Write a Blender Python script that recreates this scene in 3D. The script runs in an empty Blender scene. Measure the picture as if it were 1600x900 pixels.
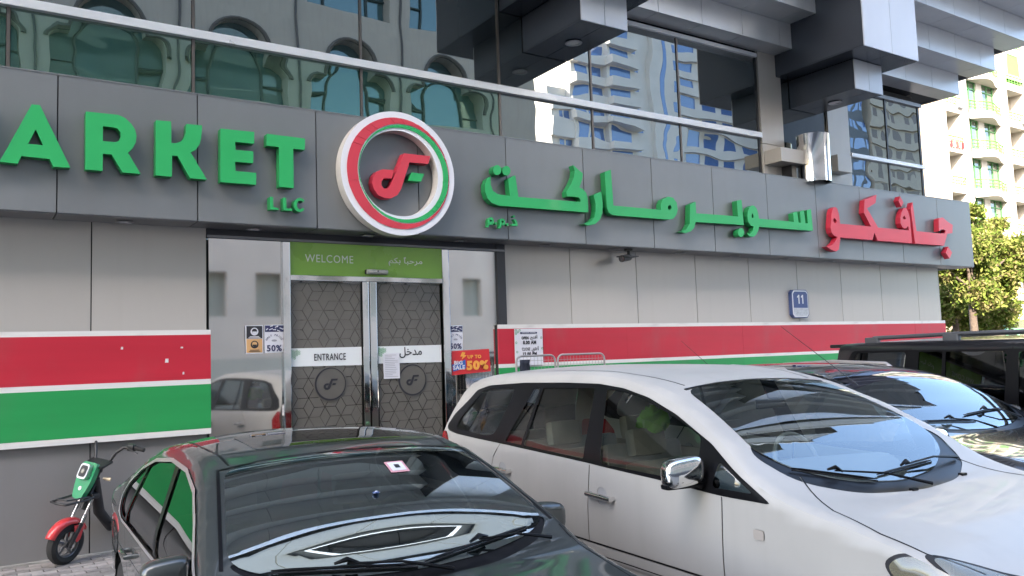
import bpy, bmesh, math, random
import numpy as np
from mathutils import Vector, Matrix
from mathutils.geometry import delaunay_2d_cdt, tessellate_polygon
R = math.radians
random.seed(7)
scene = bpy.context.scene
col = scene.collection

# ------------------------------------------------------------------ camera
CAM = np.array([0.0, 0.0, 1.88])
MC = np.array([[0.8305631, -0.55589522, -0.03384431], [0.01670866, 0.08561488, -0.99618819], [0.55667383, 0.82683166, 0.08039683]])
FPX = 1300.0
cd = bpy.data.cameras.new('camera'); cam = bpy.data.objects.new('camera', cd); col.objects.link(cam)
cd.sensor_width = 36; cd.lens = FPX / 1600 * 36; cd.clip_end = 2000; cd.clip_start = 0.05
r_, u_, b_ = MC[0], -MC[1], -MC[2]
cam.matrix_world = Matrix(((r_[0], u_[0], b_[0], CAM[0]), (r_[1], u_[1], b_[1], CAM[1]), (r_[2], u_[2], b_[2], CAM[2]), (0, 0, 0, 1)))
scene.camera = cam

# ------------------------------------------------------------------ world, sun, exposure
SUN_EL, SUN_AZ = 37.0, 225.0      # azimuth measured from +Y clockwise (towards +X): the sun stands behind the camera, to the left
w = bpy.data.worlds.new("World"); scene.world = w; w.use_nodes = True
nt = w.node_tree; sky = nt.nodes.new('ShaderNodeTexSky'); sky.sky_type = 'NISHITA'; sky.sun_disc = False
sky.sun_elevation = R(SUN_EL); sky.sun_rotation = R(SUN_AZ); sky.air_density = 1.0; sky.dust_density = 2.8; sky.ozone_density = 1.0
bg = nt.nodes['Background']; bg.inputs['Strength'].default_value = 0.15
nt.links.new(sky.outputs[0], bg.inputs['Color'])
sd = bpy.data.lights.new('sun', 'SUN'); sd.energy = 3.6; sd.angle = R(0.5); sd.color = (1.0, 0.92, 0.80)
sun = bpy.data.objects.new('sun', sd); col.objects.link(sun)
az, el = R(SUN_AZ), R(SUN_EL)
sdir = Vector((math.sin(az) * math.cos(el), math.cos(az) * math.cos(el), math.sin(el)))
sun.rotation_euler = sdir.to_track_quat('Z', 'Y').to_euler(); sun.location = (0, -20, 60)
scene.view_settings.view_transform = 'Standard'; scene.view_settings.look = 'None'
scene.view_settings.exposure = 2.85; scene.view_settings.gamma = 1.0
scene.render.engine = 'CYCLES'
scene.cycles.max_bounces = 8; scene.cycles.transparent_max_bounces = 12; scene.cycles.caustics_reflective = False; scene.cycles.caustics_refractive = False

# ------------------------------------------------------------------ measuring helper (pixel of the photograph -> point on a real plane of the place)
def ray(x, y): return MC.T @ np.array([(x - 800) / FPX, (y - 450) / FPX, 1])
def PY(x, y, Y):
    d = ray(x, y); return CAM + d * (Y / d[1])

# ------------------------------------------------------------------ materials
MATS = {}
def mat(name, color=(.5, .5, .5), rough=.5, metal=0., coat=0., var=0., vscale=3., bump=0., bscale=40., ior=None, objvar=0., emit=None, grime=0., spec=None):
    if name in MATS: return MATS[name]
    m = bpy.data.materials.new(name); m.use_nodes = True; n = m.node_tree; p = n.nodes['Principled BSDF']
    p.inputs['Base Color'].default_value = (*color, 1); p.inputs['Roughness'].default_value = rough; p.inputs['Metallic'].default_value = metal
    p.inputs['Coat Weight'].default_value = coat; p.inputs['Coat Roughness'].default_value = .03
    if ior: p.inputs['IOR'].default_value = ior
    if spec is not None: p.inputs['Specular IOR Level'].default_value = spec
    if emit: p.inputs['Emission Color'].default_value = (*emit[:3], 1); p.inputs['Emission Strength'].default_value = emit[3]
    tc = n.nodes.new('ShaderNodeTexCoord'); last = None
    if var or objvar or grime:
        hs = n.nodes.new('ShaderNodeHueSaturation'); hs.inputs['Color'].default_value = (*color, 1)
        add = n.nodes.new('ShaderNodeMath'); add.operation = 'ADD'; add.inputs[0].default_value = 1.0
        tot = None
        if var:
            no = n.nodes.new('ShaderNodeTexNoise'); no.inputs['Scale'].default_value = vscale; no.inputs['Detail'].default_value = 6
            n.links.new(tc.outputs['Object'], no.inputs['Vector'])
            mr = n.nodes.new('ShaderNodeMapRange'); mr.inputs['From Min'].default_value = .25; mr.inputs['From Max'].default_value = .75
            mr.inputs['To Min'].default_value = -var; mr.inputs['To Max'].default_value = var
            n.links.new(no.outputs['Fac'], mr.inputs['Value']); tot = mr.outputs[0]
            mr2 = n.nodes.new('ShaderNodeMapRange'); mr2.inputs['To Min'].default_value = rough * .8; mr2.inputs['To Max'].default_value = min(1, rough * 1.2)
            n.links.new(no.outputs['Fac'], mr2.inputs['Value']); n.links.new(mr2.outputs[0], p.inputs['Roughness'])
        if objvar:
            oi = n.nodes.new('ShaderNodeObjectInfo'); mo = n.nodes.new('ShaderNodeMapRange')
            mo.inputs['To Min'].default_value = -objvar; mo.inputs['To Max'].default_value = objvar
            n.links.new(oi.outputs['Random'], mo.inputs['Value'])
            if tot is None: tot = mo.outputs[0]
            else:
                a2 = n.nodes.new('ShaderNodeMath'); n.links.new(tot, a2.inputs[0]); n.links.new(mo.outputs[0], a2.inputs[1]); tot = a2.outputs[0]
        if tot is not None: n.links.new(tot, add.inputs[1])
        else: add.inputs[1].default_value = 0
        n.links.new(add.outputs[0], hs.inputs['Value']); last = hs.outputs['Color']
        if grime:   # streaks of dust running down
            mp = n.nodes.new('ShaderNodeMapping'); mp.inputs['Scale'].default_value = (7, 7, .5); n.links.new(tc.outputs['Object'], mp.inputs['Vector'])
            ng = n.nodes.new('ShaderNodeTexNoise'); ng.inputs['Scale'].default_value = 1.0; ng.inputs['Detail'].default_value = 8; n.links.new(mp.outputs[0], ng.inputs['Vector'])
            rg = n.nodes.new('ShaderNodeMapRange'); rg.inputs['From Min'].default_value = .5; rg.inputs['From Max'].default_value = .8; rg.inputs['To Max'].default_value = grime
            n.links.new(ng.outputs['Fac'], rg.inputs['Value'])
            mx = n.nodes.new('ShaderNodeMixRGB'); mx.inputs['Color2'].default_value = (.16, .14, .12, 1)
            n.links.new(rg.outputs[0], mx.inputs['Fac']); n.links.new(last, mx.inputs['Color1']); last = mx.outputs[0]
        n.links.new(last, p.inputs['Base Color'])
    if bump:
        nb = n.nodes.new('ShaderNodeTexNoise'); nb.inputs['Scale'].default_value = bscale; nb.inputs['Detail'].default_value = 4
        n.links.new(tc.outputs['Object'], nb.inputs['Vector'])
        b = n.nodes.new('ShaderNodeBump'); b.inputs['Strength'].default_value = 1; b.inputs['Distance'].default_value = bump
        n.links.new(nb.outputs['Fac'], b.inputs['Height']); n.links.new(b.outputs[0], p.inputs['Normal'])
    MATS[name] = m; return m

def glassmat(name, tint, back, refl=.08, refl_tint=(1, 1, 1), wave=0., wscale=1.2, through=0., rough=0., fres=1.5):
    """reflective window pane: a dark or tinted body (partly see-through) under a mirror layer that follows Fresnel"""
    if name in MATS: return MATS[name]
    m = bpy.data.materials.new(name); m.use_nodes = True; n = m.node_tree; n.nodes.clear()
    out = n.nodes.new('ShaderNodeOutputMaterial'); gl = n.nodes.new('ShaderNodeBsdfGlossy'); gl.inputs['Color'].default_value = (*refl_tint, 1); gl.inputs['Roughness'].default_value = rough
    df = n.nodes.new('ShaderNodeBsdfDiffuse'); df.inputs['Color'].default_value = (*back, 1)
    tr = n.nodes.new('ShaderNodeBsdfTransparent'); tr.inputs['Color'].default_value = (*tint, 1)
    mx1 = n.nodes.new('ShaderNodeMixShader'); mx1.inputs[0].default_value = through; n.links.new(df.outputs[0], mx1.inputs[1]); n.links.new(tr.outputs[0], mx1.inputs[2])
    fr = n.nodes.new('ShaderNodeFresnel'); fr.inputs['IOR'].default_value = fres
    mr = n.nodes.new('ShaderNodeMapRange'); mr.inputs['To Min'].default_value = refl; mr.inputs['To Max'].default_value = 1.0; n.links.new(fr.outputs[0], mr.inputs['Value'])
    mx = n.nodes.new('ShaderNodeMixShader'); n.links.new(mr.outputs[0], mx.inputs[0]); n.links.new(mx1.outputs[0], mx.inputs[1]); n.links.new(gl.outputs[0], mx.inputs[2]); n.links.new(mx.outputs[0], out.inputs[0])
    if wave:
        tc = n.nodes.new('ShaderNodeTexCoord'); nb = n.nodes.new('ShaderNodeTexNoise'); nb.inputs['Scale'].default_value = wscale; nb.inputs['Detail'].default_value = 1.0
        mp = n.nodes.new('ShaderNodeMapping'); n.links.new(tc.outputs['Object'], mp.inputs['Vector']); n.links.new(mp.outputs[0], nb.inputs['Vector'])
        oi = n.nodes.new('ShaderNodeObjectInfo'); sc_ = n.nodes.new('ShaderNodeVectorMath'); sc_.operation = 'SCALE'; sc_.inputs[0].default_value = (37, 11, 23)
        n.links.new(oi.outputs['Random'], sc_.inputs['Scale']); n.links.new(sc_.outputs[0], mp.inputs['Location'])
        b = n.nodes.new('ShaderNodeBump'); b.inputs['Distance'].default_value = wave; n.links.new(nb.outputs['Fac'], b.inputs['Height'])
        n.links.new(b.outputs[0], gl.inputs['Normal'])
    MATS[name] = m; return m

# ------------------------------------------------------------------ object helpers
def tag(o, label=None, cat=None, group=None, kind=None):
    if label: o['label'] = label
    if cat: o['category'] = cat
    if group: o['group'] = group
    if kind: o['kind'] = kind
    return o
def link(name, me, parent=None, loc=None):
    o = bpy.data.objects.new(name, me); col.objects.link(o)
    if parent: o.parent = parent
    if loc is not None: o.location = loc
    return o
def empty(name, loc=(0, 0, 0), rz=0, **k):
    o = link(name, None, None, loc); o.rotation_euler = (0, 0, rz); return tag(o, **k)
def smooth(me, ang=40):
    me.polygons.foreach_set('use_smooth', [True] * len(me.polygons))
    try: me.set_sharp_from_angle(angle=R(ang))
    except Exception: pass
class MB:
    """collects simple shapes in one mesh"""
    def __init__(s): s.v = []; s.f = []; s.mi = []; s.cur = 0
    def add(s, vs, fs):
        b = len(s.v); s.v += [tuple(v) for v in vs]; s.f += [tuple(i + b for i in f) for f in fs]; s.mi += [s.cur] * len(fs); return s
    def box(s, a, b):
        (x0, y0, z0), (x1, y1, z1) = a, b
        return s.add([(x0, y0, z0), (x1, y0, z0), (x1, y1, z0), (x0, y1, z0), (x0, y0, z1), (x1, y0, z1), (x1, y1, z1), (x0, y1, z1)],
                     [(0, 3, 2, 1), (4, 5, 6, 7), (0, 1, 5, 4), (1, 2, 6, 5), (2, 3, 7, 6), (3, 0, 4, 7)])
    def quad(s, a, b, c, d): return s.add([a, b, c, d], [(0, 1, 2, 3)])
    def tube(s, pts, r, n=8, caps=True, closed=False):
        pts = [Vector(p) for p in pts]; N = len(pts); rs = r if hasattr(r, '__len__') else [r] * N; vs = []; up = None
        for i, p in enumerate(pts):
            if closed: t = pts[(i + 1) % N] - pts[i - 1]
            else: t = pts[min(i + 1, N - 1)] - pts[max(i - 1, 0)]
            t.normalize()
            if up is None: up = Vector((0, 0, 1)) if abs(t.z) < .9 else Vector((1, 0, 0))
            a = t.cross(up)
            if a.length < 1e-5: a = t.cross(Vector((0, 1, 0)))
            a.normalize(); b = a.cross(t).normalized(); up = b
            for k in range(n):
                th = 2 * math.pi * k / n; vs.append(p + (a * math.cos(th) + b * math.sin(th)) * rs[i])
        fs = []
        for i in range(N if closed else N - 1):
            j = (i + 1) % N
            for k in range(n): fs.append((i * n + k, i * n + (k + 1) % n, j * n + (k + 1) % n, j * n + k))
        if caps and not closed: fs += [tuple(range(n))[::-1], tuple(range((N - 1) * n, N * n))]
        return s.add(vs, fs)
    def cyl(s, c, axis, r, h, n=20, r2=None):
        a = Vector(axis).normalized(); c = Vector(c); return s.tube([c - a * h / 2, c + a * h / 2], [r, r if r2 is None else r2], n)
    def lathe(s, prof, c=(0, 0, 0), axis='X', n=28):
        vs = []; 
        for a in range(n):
            t = 2 * math.pi * a / n; ca, sa = math.cos(t), math.sin(t)
            for (r, h) in prof:
                p = {'X': (h, r * ca, r * sa), 'Y': (r * ca, h, r * sa), 'Z': (r * ca, r * sa, h)}[axis]
                vs.append((p[0] + c[0], p[1] + c[1], p[2] + c[2]))
        m = len(prof); fs = []
        for a in range(n):
            b = (a + 1) % n
            for i in range(m - 1): fs.append((a * m + i, b * m + i, b * m + i + 1, a * m + i + 1))
        return s.add(vs, fs)
    def prism(s, poly, y0, y1, holes=()):
        """polygon in XZ extruded from y0 (front) to y1"""
        loops = [[Vector((p[0], 0, p[1])) for p in poly]] + [[Vector((p[0], 0, p[1])) for p in h] for h in holes]
        tri = tessellate_polygon(loops); flat = [p for l in loops for p in l]; n = len(flat)
        vs = [(p.x, y0, p.z) for p in flat] + [(p.x, y1, p.z) for p in flat]; fs = []
        for t in tri: fs.append(tuple(t)); fs.append(tuple(i + n for i in t[::-1]))
        o = 0
        for l in loops:
            k = len(l)
            for i in range(k): j = (i + 1) % k; fs.append((o + i, o + j, o + j + n, o + i + n))
            o += k
        return s.add(vs, fs)
    def ball(s, c, r, n=12, m=8, sc=(1, 1, 1)):
        prof = [(max(1e-4, math.sin(math.pi * i / m)) * r, -math.cos(math.pi * i / m) * r) for i in range(m + 1)]
        b = len(s.v); s.lathe(prof, (0, 0, 0), 'Z', n)
        for i in range(b, len(s.v)): v = s.v[i]; s.v[i] = (c[0] + v[0] * sc[0], c[1] + v[1] * sc[1], c[2] + v[2] * sc[2])
        return s
    def mesh(s, name, mats, sm=None, bevel=0):
        me = bpy.data.meshes.new(name); me.from_pydata(s.v, [], s.f)
        for m in (mats if isinstance(mats, (list, tuple)) else [mats]): me.materials.append(m)
        me.polygons.foreach_set('material_index', s.mi)
        bm = bmesh.new(); bm.from_mesh(me)
        if sm is not None: bmesh.ops.remove_doubles(bm, verts=bm.verts, dist=1e-5)
        if bevel: bmesh.ops.bevel(bm, geom=[e for e in bm.edges if e.calc_face_angle(0) > .5], offset=bevel, segments=2, profile=.7, affect='EDGES', clamp_overlap=True)
        bmesh.ops.recalc_face_normals(bm, faces=bm.faces); bm.to_mesh(me); bm.free()
        if sm is not None: smooth(me, sm)
        me.update(); return me
    def build(s, name, mats, parent=None, sm=None, bevel=0, loc=None): return link(name, s.mesh(name, mats, sm, bevel), parent, loc)
UNIT = {}
def unit_box(m, bev=.0):
    k = (m.name, bev)
    if k not in UNIT: UNIT[k] = MB().box((0, 0, 0), (1, 1, 1)).mesh('panel', m)
    return UNIT[k]
def panel(name, m, a, b, parent, label=None):
    """one flat cladding piece: shared unit mesh scaled to its size"""
    o = link(name, unit_box(m), parent, a); o.scale = (b[0] - a[0], b[1] - a[1], b[2] - a[2])
    if label: o['label'] = label
    return o
def arc(cx, cy, rx, ry, a0, a1, n=10): return [(cx + rx * math.cos(R(a0 + (a1 - a0) * i / n)), cy + ry * math.sin(R(a0 + (a1 - a0) * i / n))) for i in range(n + 1)]
def text_mesh(s, width=None, height=None, bold=0., depth=0.002):
    cu = bpy.data.curves.new('lettering', 'FONT'); cu.body = s; cu.size = 1; cu.offset = bold; cu.extrude = .5; cu.resolution_u = 3; cu.space_character = 1.12 if s.isascii() else 1.0
    ob = bpy.data.objects.new('lettering', cu); me = bpy.data.meshes.new_from_object(ob)
    n = len(me.vertices); co = np.empty(n * 3); me.vertices.foreach_get('co', co); co = co.reshape(-1, 3)
    mn, mx = co.min(0), co.max(0); sx = width / (mx[0] - mn[0]) if width else None; sz = height / (mx[1] - mn[1]) if height else sx
    if sx is None: sx = sz
    new = np.stack([(co[:, 0] - (mn[0] + mx[0]) / 2) * sx, -co[:, 2] * depth, (co[:, 1] - mn[1]) * sz], 1)
    me.vertices.foreach_set('co', new.ravel()); me.update()
    bpy.data.objects.remove(ob); bpy.data.curves.remove(cu)
    return me
def text(name, s, m, x, y, z, width=None, height=None, parent=None, bold=0., depth=.002, rot=0):
    me = text_mesh(s, width, height, bold, depth); me.materials.clear(); me.materials.append(m)
    o = link(name, me, parent, (x, y, z)); o.rotation_euler = (0, rot, 0); return o

# ================================================================== SETTING: ground
m_asphalt = mat('asphalt', (.055, .055, .057), .9, var=.25, vscale=6, bump=.004, bscale=180)
m_bounce = mat('pale_bounce_ground', (.23, .22, .205), .85, var=.2, vscale=4, bump=.003, bscale=90)
m_kerb = mat('kerb_concrete', (.33, .32, .30), .85, var=.15, vscale=9, bump=.002, bscale=90)
m_pave = mat('paving', (.24, .225, .21), .85, var=.2, vscale=7, bump=.002, bscale=120)
gm = MB().quad((-400, -400, 0), (400, -400, 0), (400, 500, 0), (-400, 500, 0)).build('road', m_asphalt); tag(gm, kind='structure')
MB().box((-14, 7.35, -.05), (60, 7.5, .125)).build('kerb', m_kerb, bevel=.012)['kind'] = 'structure'
pv = MB().box((-14, 7.5, -.05), (60, 9.2, .10)).build('pavement', m_pave); pv['kind'] = 'structure'
tag(MB().box((-60, -11, -.05), (60, -10.85, .13)).build('kerb', m_kerb), kind='structure')
tag(MB().box((-60, -14.2, -.05), (24, -11, .11)).build('pavement', m_pave), kind='structure')
tag(MB().box((55, 27, -.05), (110, 34, .12)).build('pavement', m_pave), kind='structure')
tag(MB().quad((-14, -3.0, .004), (60, -3.0, .004), (60, 7.35, .004), (-14, 7.35, .004)).build('parking_bounce_ground', m_bounce), kind='structure')  # unseen pale ground, added to bounce light up to the soffits
m_white_line = mat('road_paint', (.7, .7, .68), .8, var=.2, vscale=12)
for i in range(9):
    x = -1.0 + i * 2.62
    o = MB().box((x, 1.6, .008), (x + .1, 7.2, .012)).build('parking_line', m_white_line); tag(o, kind='structure')
# small paving blocks that the photograph shows by the scooter, laid on the pavement
m_block = mat('paver_block', (.27, .25, .235), .85, var=.18, vscale=14, bump=.002, bscale=150, objvar=.3)
blk = MB().box((0, 0, 0), (.19, .09, .028)).mesh('paver', m_block, bevel=.006)
nb = 0
for j in range(14):
    for i in range(19):
        if nb >= 290: break
        x = -.9 + i * .2 + (.1 if j % 2 else 0); y = 7.53 + j * .1
        o = link('paver', blk, pv, (x, y, .098)); o.rotation_euler = (R(random.uniform(-.5, .5)), R(random.uniform(-.5, .5)), 0); nb += 1

# ================================================================== SUPERMARKET BUILDING
m_dark = mat('joint_shadow_gap', (.02, .02, .022), .8)
m_fascia = mat('fascia_composite', (.218, .228, .232), .36, metal=.38, var=.06, vscale=2.2, objvar=.05, bump=.0014, bscale=1.7, grime=.08)
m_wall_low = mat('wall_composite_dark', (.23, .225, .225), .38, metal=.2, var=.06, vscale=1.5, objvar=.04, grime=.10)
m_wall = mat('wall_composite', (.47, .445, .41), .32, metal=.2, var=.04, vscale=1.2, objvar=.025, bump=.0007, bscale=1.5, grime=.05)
m_cornice = mat('cornice_composite', (.60, .61, .63), .30, metal=.35, var=.05, vscale=2, objvar=.05, bump=.0008, bscale=1.6)
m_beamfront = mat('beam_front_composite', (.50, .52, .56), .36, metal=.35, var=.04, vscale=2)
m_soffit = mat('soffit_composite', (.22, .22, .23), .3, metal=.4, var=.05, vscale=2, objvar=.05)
m_beamside = mat('beam_dark_reflection', (.065, .075, .095), .25, metal=.5, var=.06, vscale=2)  # dark tone paints the reflection of a dark building into the metal
m_silver = mat('brushed_aluminium', (.62, .62, .62), .32, metal=.85, var=.06, vscale=5)
m_chrome = mat('polished_steel', (.78, .77, .75), .06, metal=1.0, var=.04, vscale=4, bump=.0006, bscale=6)
m_rail = mat('white_aluminium', (.82, .83, .85), .3, metal=.25, var=.04)
m_mull = mat('bronze_mullion', (.16, .14, .125), .35, metal=.6)
m_frame = mat('dark_window_frame', (.05, .05, .055), .35, metal=.5)
m_glass = glassmat('tinted_mirror_glass', (.3, .35, .35), (.018, .024, .026), refl=.27, refl_tint=(.96, .97, .92), wave=.0042, wscale=1.3)
m_spandrel = glassmat('green_tinted_glass', (.2, .4, .3), (.028, .055, .036), refl=.27, refl_tint=(.74, .93, .80), wave=.0045, wscale=1.5)
m_shopglass = glassmat('shopfront_glass', (.5, .55, .55), (.03, .03, .028), refl=.58, refl_tint=(1, .97, .93), wave=.0016, wscale=1.0, through=.25, rough=.035)
m_red = mat('red_board', (.50, .018, .038), .45, var=.09, vscale=2.2, objvar=.05, grime=.22)
m_green = mat('green_board', (.018, .29, .075), .45, var=.09, vscale=2.2, objvar=.05, grime=.20)
m_white = mat('white_board', (.70, .69, .66), .5, var=.06, vscale=4, grime=.28)

bld = empty('supermarket_building', (0, 9, 0), label='grey panelled supermarket building with dark fascia, mirror glazing and stepped cornice', cat='building')
def P(mb, name, m, sm=None, bevel=0, parent=None, label=None):
    """part of the building, coordinates given in the world"""
    mb.v = [(v[0], v[1] - 9, v[2]) for v in mb.v]; o = mb.build(name, m, parent or bld, sm, bevel)
    if label: o['label'] = label
    return o
def PP(name, m, a, b, parent, label=None): return panel(name, m, (a[0], a[1] - 9, a[2]), (b[0], b[1] - 9, b[2]), parent, label)
G = .006
# lower wall, left and right of the entrance
for (x0, x1, start) in ((-8.0, 2.2, 1.11 - 1.22 * 8), (5.95, 16.32, 5.81)):
    wl = P(MB().box((x0, 9.02, 0), (x1, 9.4, 3.34)), 'wall', m_dark)
    xs = [start + 1.22 * i for i in range(12)]; xs = [x0] + [x for x in xs if x0 + .1 < x < x1 - .1] + [x1]
    for a, b in zip(xs, xs[1:]):
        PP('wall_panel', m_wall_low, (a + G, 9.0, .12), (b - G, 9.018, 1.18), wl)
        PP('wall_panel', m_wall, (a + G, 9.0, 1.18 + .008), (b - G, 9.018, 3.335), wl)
P(MB().box((16.32, 9.0, 0), (16.34, 20, 3.34)), 'side_wall', m_wall)
P(MB().box((16.05, 9.15, 6.6), (16.06, 20, 8)), 'side_wall', m_cornice)
# base kerb strip under the wall
P(MB().box((-8, 8.95, .1), (2.2, 9.0, .135)), 'skirting', m_kerb)
P(MB().box((5.95, 8.95, .1), (16.3, 9.0, .135)), 'skirting', m_kerb)
# painted boards along the wall
def band(x0, x1, rows, label):
    bd = P(MB().box((x0, 8.965, rows[0][0] + .004), (x1, 8.998, rows[-1][1] - .004)), 'stripe_board', m_dark, label=label)
    cuts = [x0 - .004] + [x for x in ([-4.9, -1.34] if x0 < 0 else [7.96, 10.4, 12.84, 15.28])] + [x1 + .004]
    for z0, z1, m, n in rows:
        for q, (a, b) in enumerate(zip(cuts, cuts[1:])): PP(n, m, (a + .0012, 8.94 + .0015 * (q % 2), z0), (b - .0012, 8.964, z1), bd)
    return bd
rows = [(1.18, 1.237, m_white, 'white_strip'), (1.237, 1.69, m_green, 'green_strip'), (1.69, 1.742, m_white, 'white_strip'), (1.742, 2.20, m_red, 'red_strip'), (2.20, 2.25, m_white, 'white_strip')]
bl = band(-8, 2.22, rows, 'striped red and green board left of the entrance')
rows = [(1.18, 1.237, m_white, 'white_strip'), (1.237, 1.722, m_green, 'green_strip'), (1.722, 1.77, m_white, 'white_strip'), (1.77, 2.222, m_red, 'red_strip'), (2.222, 2.275, m_white, 'white_strip')]
br = band(5.79, 16.36, rows, 'striped red and green board right of the entrance')
# peeled paint chips on the red strip
for (px, py, sx, sz) in ((190.5, 544, .022, .026), (284, 543, .026, .016), (260.5, 563.5, .034, .04), (286.5, 583, .018, .026)):
    p = PY(px, py, 8.937); k = random.uniform(.8, 1)
    P(MB().prism([(p[0] - sx / 2, p[2] - sz / 2 * k), (p[0] + sx / 2 * k, p[2] - sz / 2), (p[0] + sx / 2, p[2] + sz / 2 * k), (p[0] - sx / 3, p[2] + sz / 2)], 8.937, 8.939), 'paint_chip', m_white, parent=bl)

# ---- fascia
fas = P(MB().box((-8.0, 8.622, 3.345), (16.95, 9.35, 4.62)), 'fascia', m_dark)
k = -7
xs = [.77 + 1.248 * i for i in range(-7, 14)]; xs = [x for x in xs if x < 16.9] + [16.97]
for a, b in zip(xs, xs[1:]): PP('fascia_panel', m_fascia, (a + G, 8.6, 3.33), (b - G, 8.62, 4.625), fas)
PP('fascia_panel', m_fascia, (16.955, 8.62, 3.33), (16.97, 9.6, 4.625), fas)
P(MB().box((-8, 8.595, 4.626), (16.975, 9.0, 4.64)), 'fascia_coping', m_fascia)
for a, b in zip(xs, xs[1:]): PP('soffit_panel', m_soffit, (a + G, 8.622, 3.322), (b - G, 8.992, 3.343), fas)
m_lens = mat('downlight_lens', (.7, .7, .7), .2); m_rim = mat('downlight_rim', (.4, .4, .42), .3, metal=.6)
def downlight(x, y, z, r=.075, par=None):
    o = P(MB().lathe([(r, -.004), (r * 1.15, -.012), (r * .85, -.014), (r * .75, -.002)], (x, y, z), 'Z', 20), 'downlight', m_rim, sm=40)
    P(MB().cyl((x, y, z - .001), (0, 0, 1), r * .76, .004, 20), 'lens', m_lens, parent=o); return o
for x in (-1.1, .14, 1.38, 2.65, 3.96, 5.2, 6.5, 7.7, 9.0, 10.2, 11.4, 12.6, 13.9, 15.1): downlight(x, 8.83, 3.322)

# ---- curtain wall above the fascia
mul = [-6.9, -4.7, -3.0, -1.32, .385, 2.07, 3.99, 5.96, 7.54, 9.30, 11.13]
cw = P(MB().box((-8, 9.10, 4.6), (16.03, 9.5, 6.8)), 'glazing_backing', m_dark)
cols = [(-8, mul[0])] + list(zip(mul, mul[1:]))
for a, b in cols:
    PP('window_pane', m_spandrel if b < 6.5 else m_glass, (a + .02, 9.0, 4.6), (b - .02, 9.012, 5.37), cw)
    PP('window_pane', m_glass, (a + .02, 9.0, 5.40), (b - .02, 9.012, 6.74), cw)
for x in mul: P(MB().box((x - .015, 8.985, 4.6), (x + .015, 9.09, 6.74)), 'mullion', m_frame if x > 11 else m_mull)
P(MB().box((-8, 8.93, 5.35), (11.15, 9.0, 5.44)), 'transom', m_rail, bevel=.006)
P(MB().box((-8, 8.95, 6.735), (11.15, 9.05, 6.80)), 'head_trim', m_rail, bevel=.004)
# column cladding, pipe bay, second glazing
cz = [(11.17, 11.74, 4.6, 5.26), (11.17, 11.74, 5.27, 6.86), (13.0, 13.62, 5.25, 6.86), (13.0, 13.62, 4.6, 5.24)]
for x0, x1, z0, z1 in cz: PP('column_panel', m_wall, (x0, 8.96, z0), (x1, 9.0, z1), cw)
PP('column_panel', m_wall, (11.75, 8.97, 4.6), (12.98, 9.0, 5.24), cw)
PP('window_pane', m_glass, (11.76, 9.0, 5.26), (12.98, 9.01, 6.8), cw)
P(MB().box((12.90, 8.74, 4.92), (13.3, 8.955, 5.22)), 'bracket_box', m_wall, bevel=.006)
P(MB().box((11.2, 8.62, 4.9), (11.92, 8.955, 5.13)), 'bracket_box', m_wall, bevel=.006)
P(MB().box((11.62, 8.75, 4.6), (11.74, 8.955, 4.9)), 'bracket_leg', m_frame)
P(MB().lathe([(.265, 4.6), (.265, 5.41), (.268, 5.415), (.25, 5.415), (.25, 4.7)], (12.05, 8.62, 0), 'Z', 40), 'steel_duct', mat('duct_steel', (.72, .71, .70), .09, metal=1.0), sm=40)
for a, b in ((13.66, 14.86), (14.9, 16.0)):
    PP('window_pane', m_glass, (a, 9.0, 4.6), (b, 9.012, 5.30), cw)
    PP('window_pane', m_glass, (a, 9.0, 5.37), (b, 9.012, 6.6), cw)
P(MB().box((13.64, 8.94, 5.30), (16.07, 9.0, 5.37)), 'transom', m_rail, bevel=.006)
P(MB().box((13.6, 8.95, 6.56), (16.1, 9.05, 6.63)), 'head_trim', m_soffit)
P(MB().box((14.86, 8.985, 4.6), (14.9, 9.09, 6.6)), 'mullion', m_frame)
P(MB().box((16.045, 9.02, 4.6), (16.06, 20, 6.6)), 'corner_glazing', m_glass)
P(MB().box((16.0, 8.985, 4.6), (16.06, 9.03, 6.6)), 'corner_mullion', m_frame)

# ---- stepped cornice: each tier is a projecting course of panels with its soffit
tiers = [(8.6, 6.85, 7.28, 16.93), (8.1, 7.28, 7.76, 17.42), (7.6, 7.76, 8.24, 17.9), (7.1, 8.24, 8.72, 18.4), (6.6, 8.72, 9.2, 18.9)]
yprev = 9.0
for ti, (yf, z0, z1, xr) in enumerate(tiers):
    t = P(MB().box((-8, yf + .03, z0 + .02), (xr - .03, 9.9, z1 - .002)), 'cornice', m_dark)
    zz0, zz1 = z0, z1 - .004
    js = [12.24 + .92 * i + (.0 if ti % 2 == 0 else 0) for i in range(-22, 8)]; js = [x for x in js if -8 < x < xr - .12] + [xr]
    for a, b in zip(js, js[1:]):
        PP('cornice_panel', m_cornice, (a + .004, yf, zz0), (b - .004, yf + .028, zz1), t)
        PP('cornice_soffit_panel', m_cornice, (a + .004, yf + .03, z0), (b - .004, yprev + .02 if ti else 8.99, z0 + .018), t)
    PP('cornice_panel', m_cornice, (xr - .028, yf + .03, zz0), (xr, 12.0, zz1), t)
    yprev = yf
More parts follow.
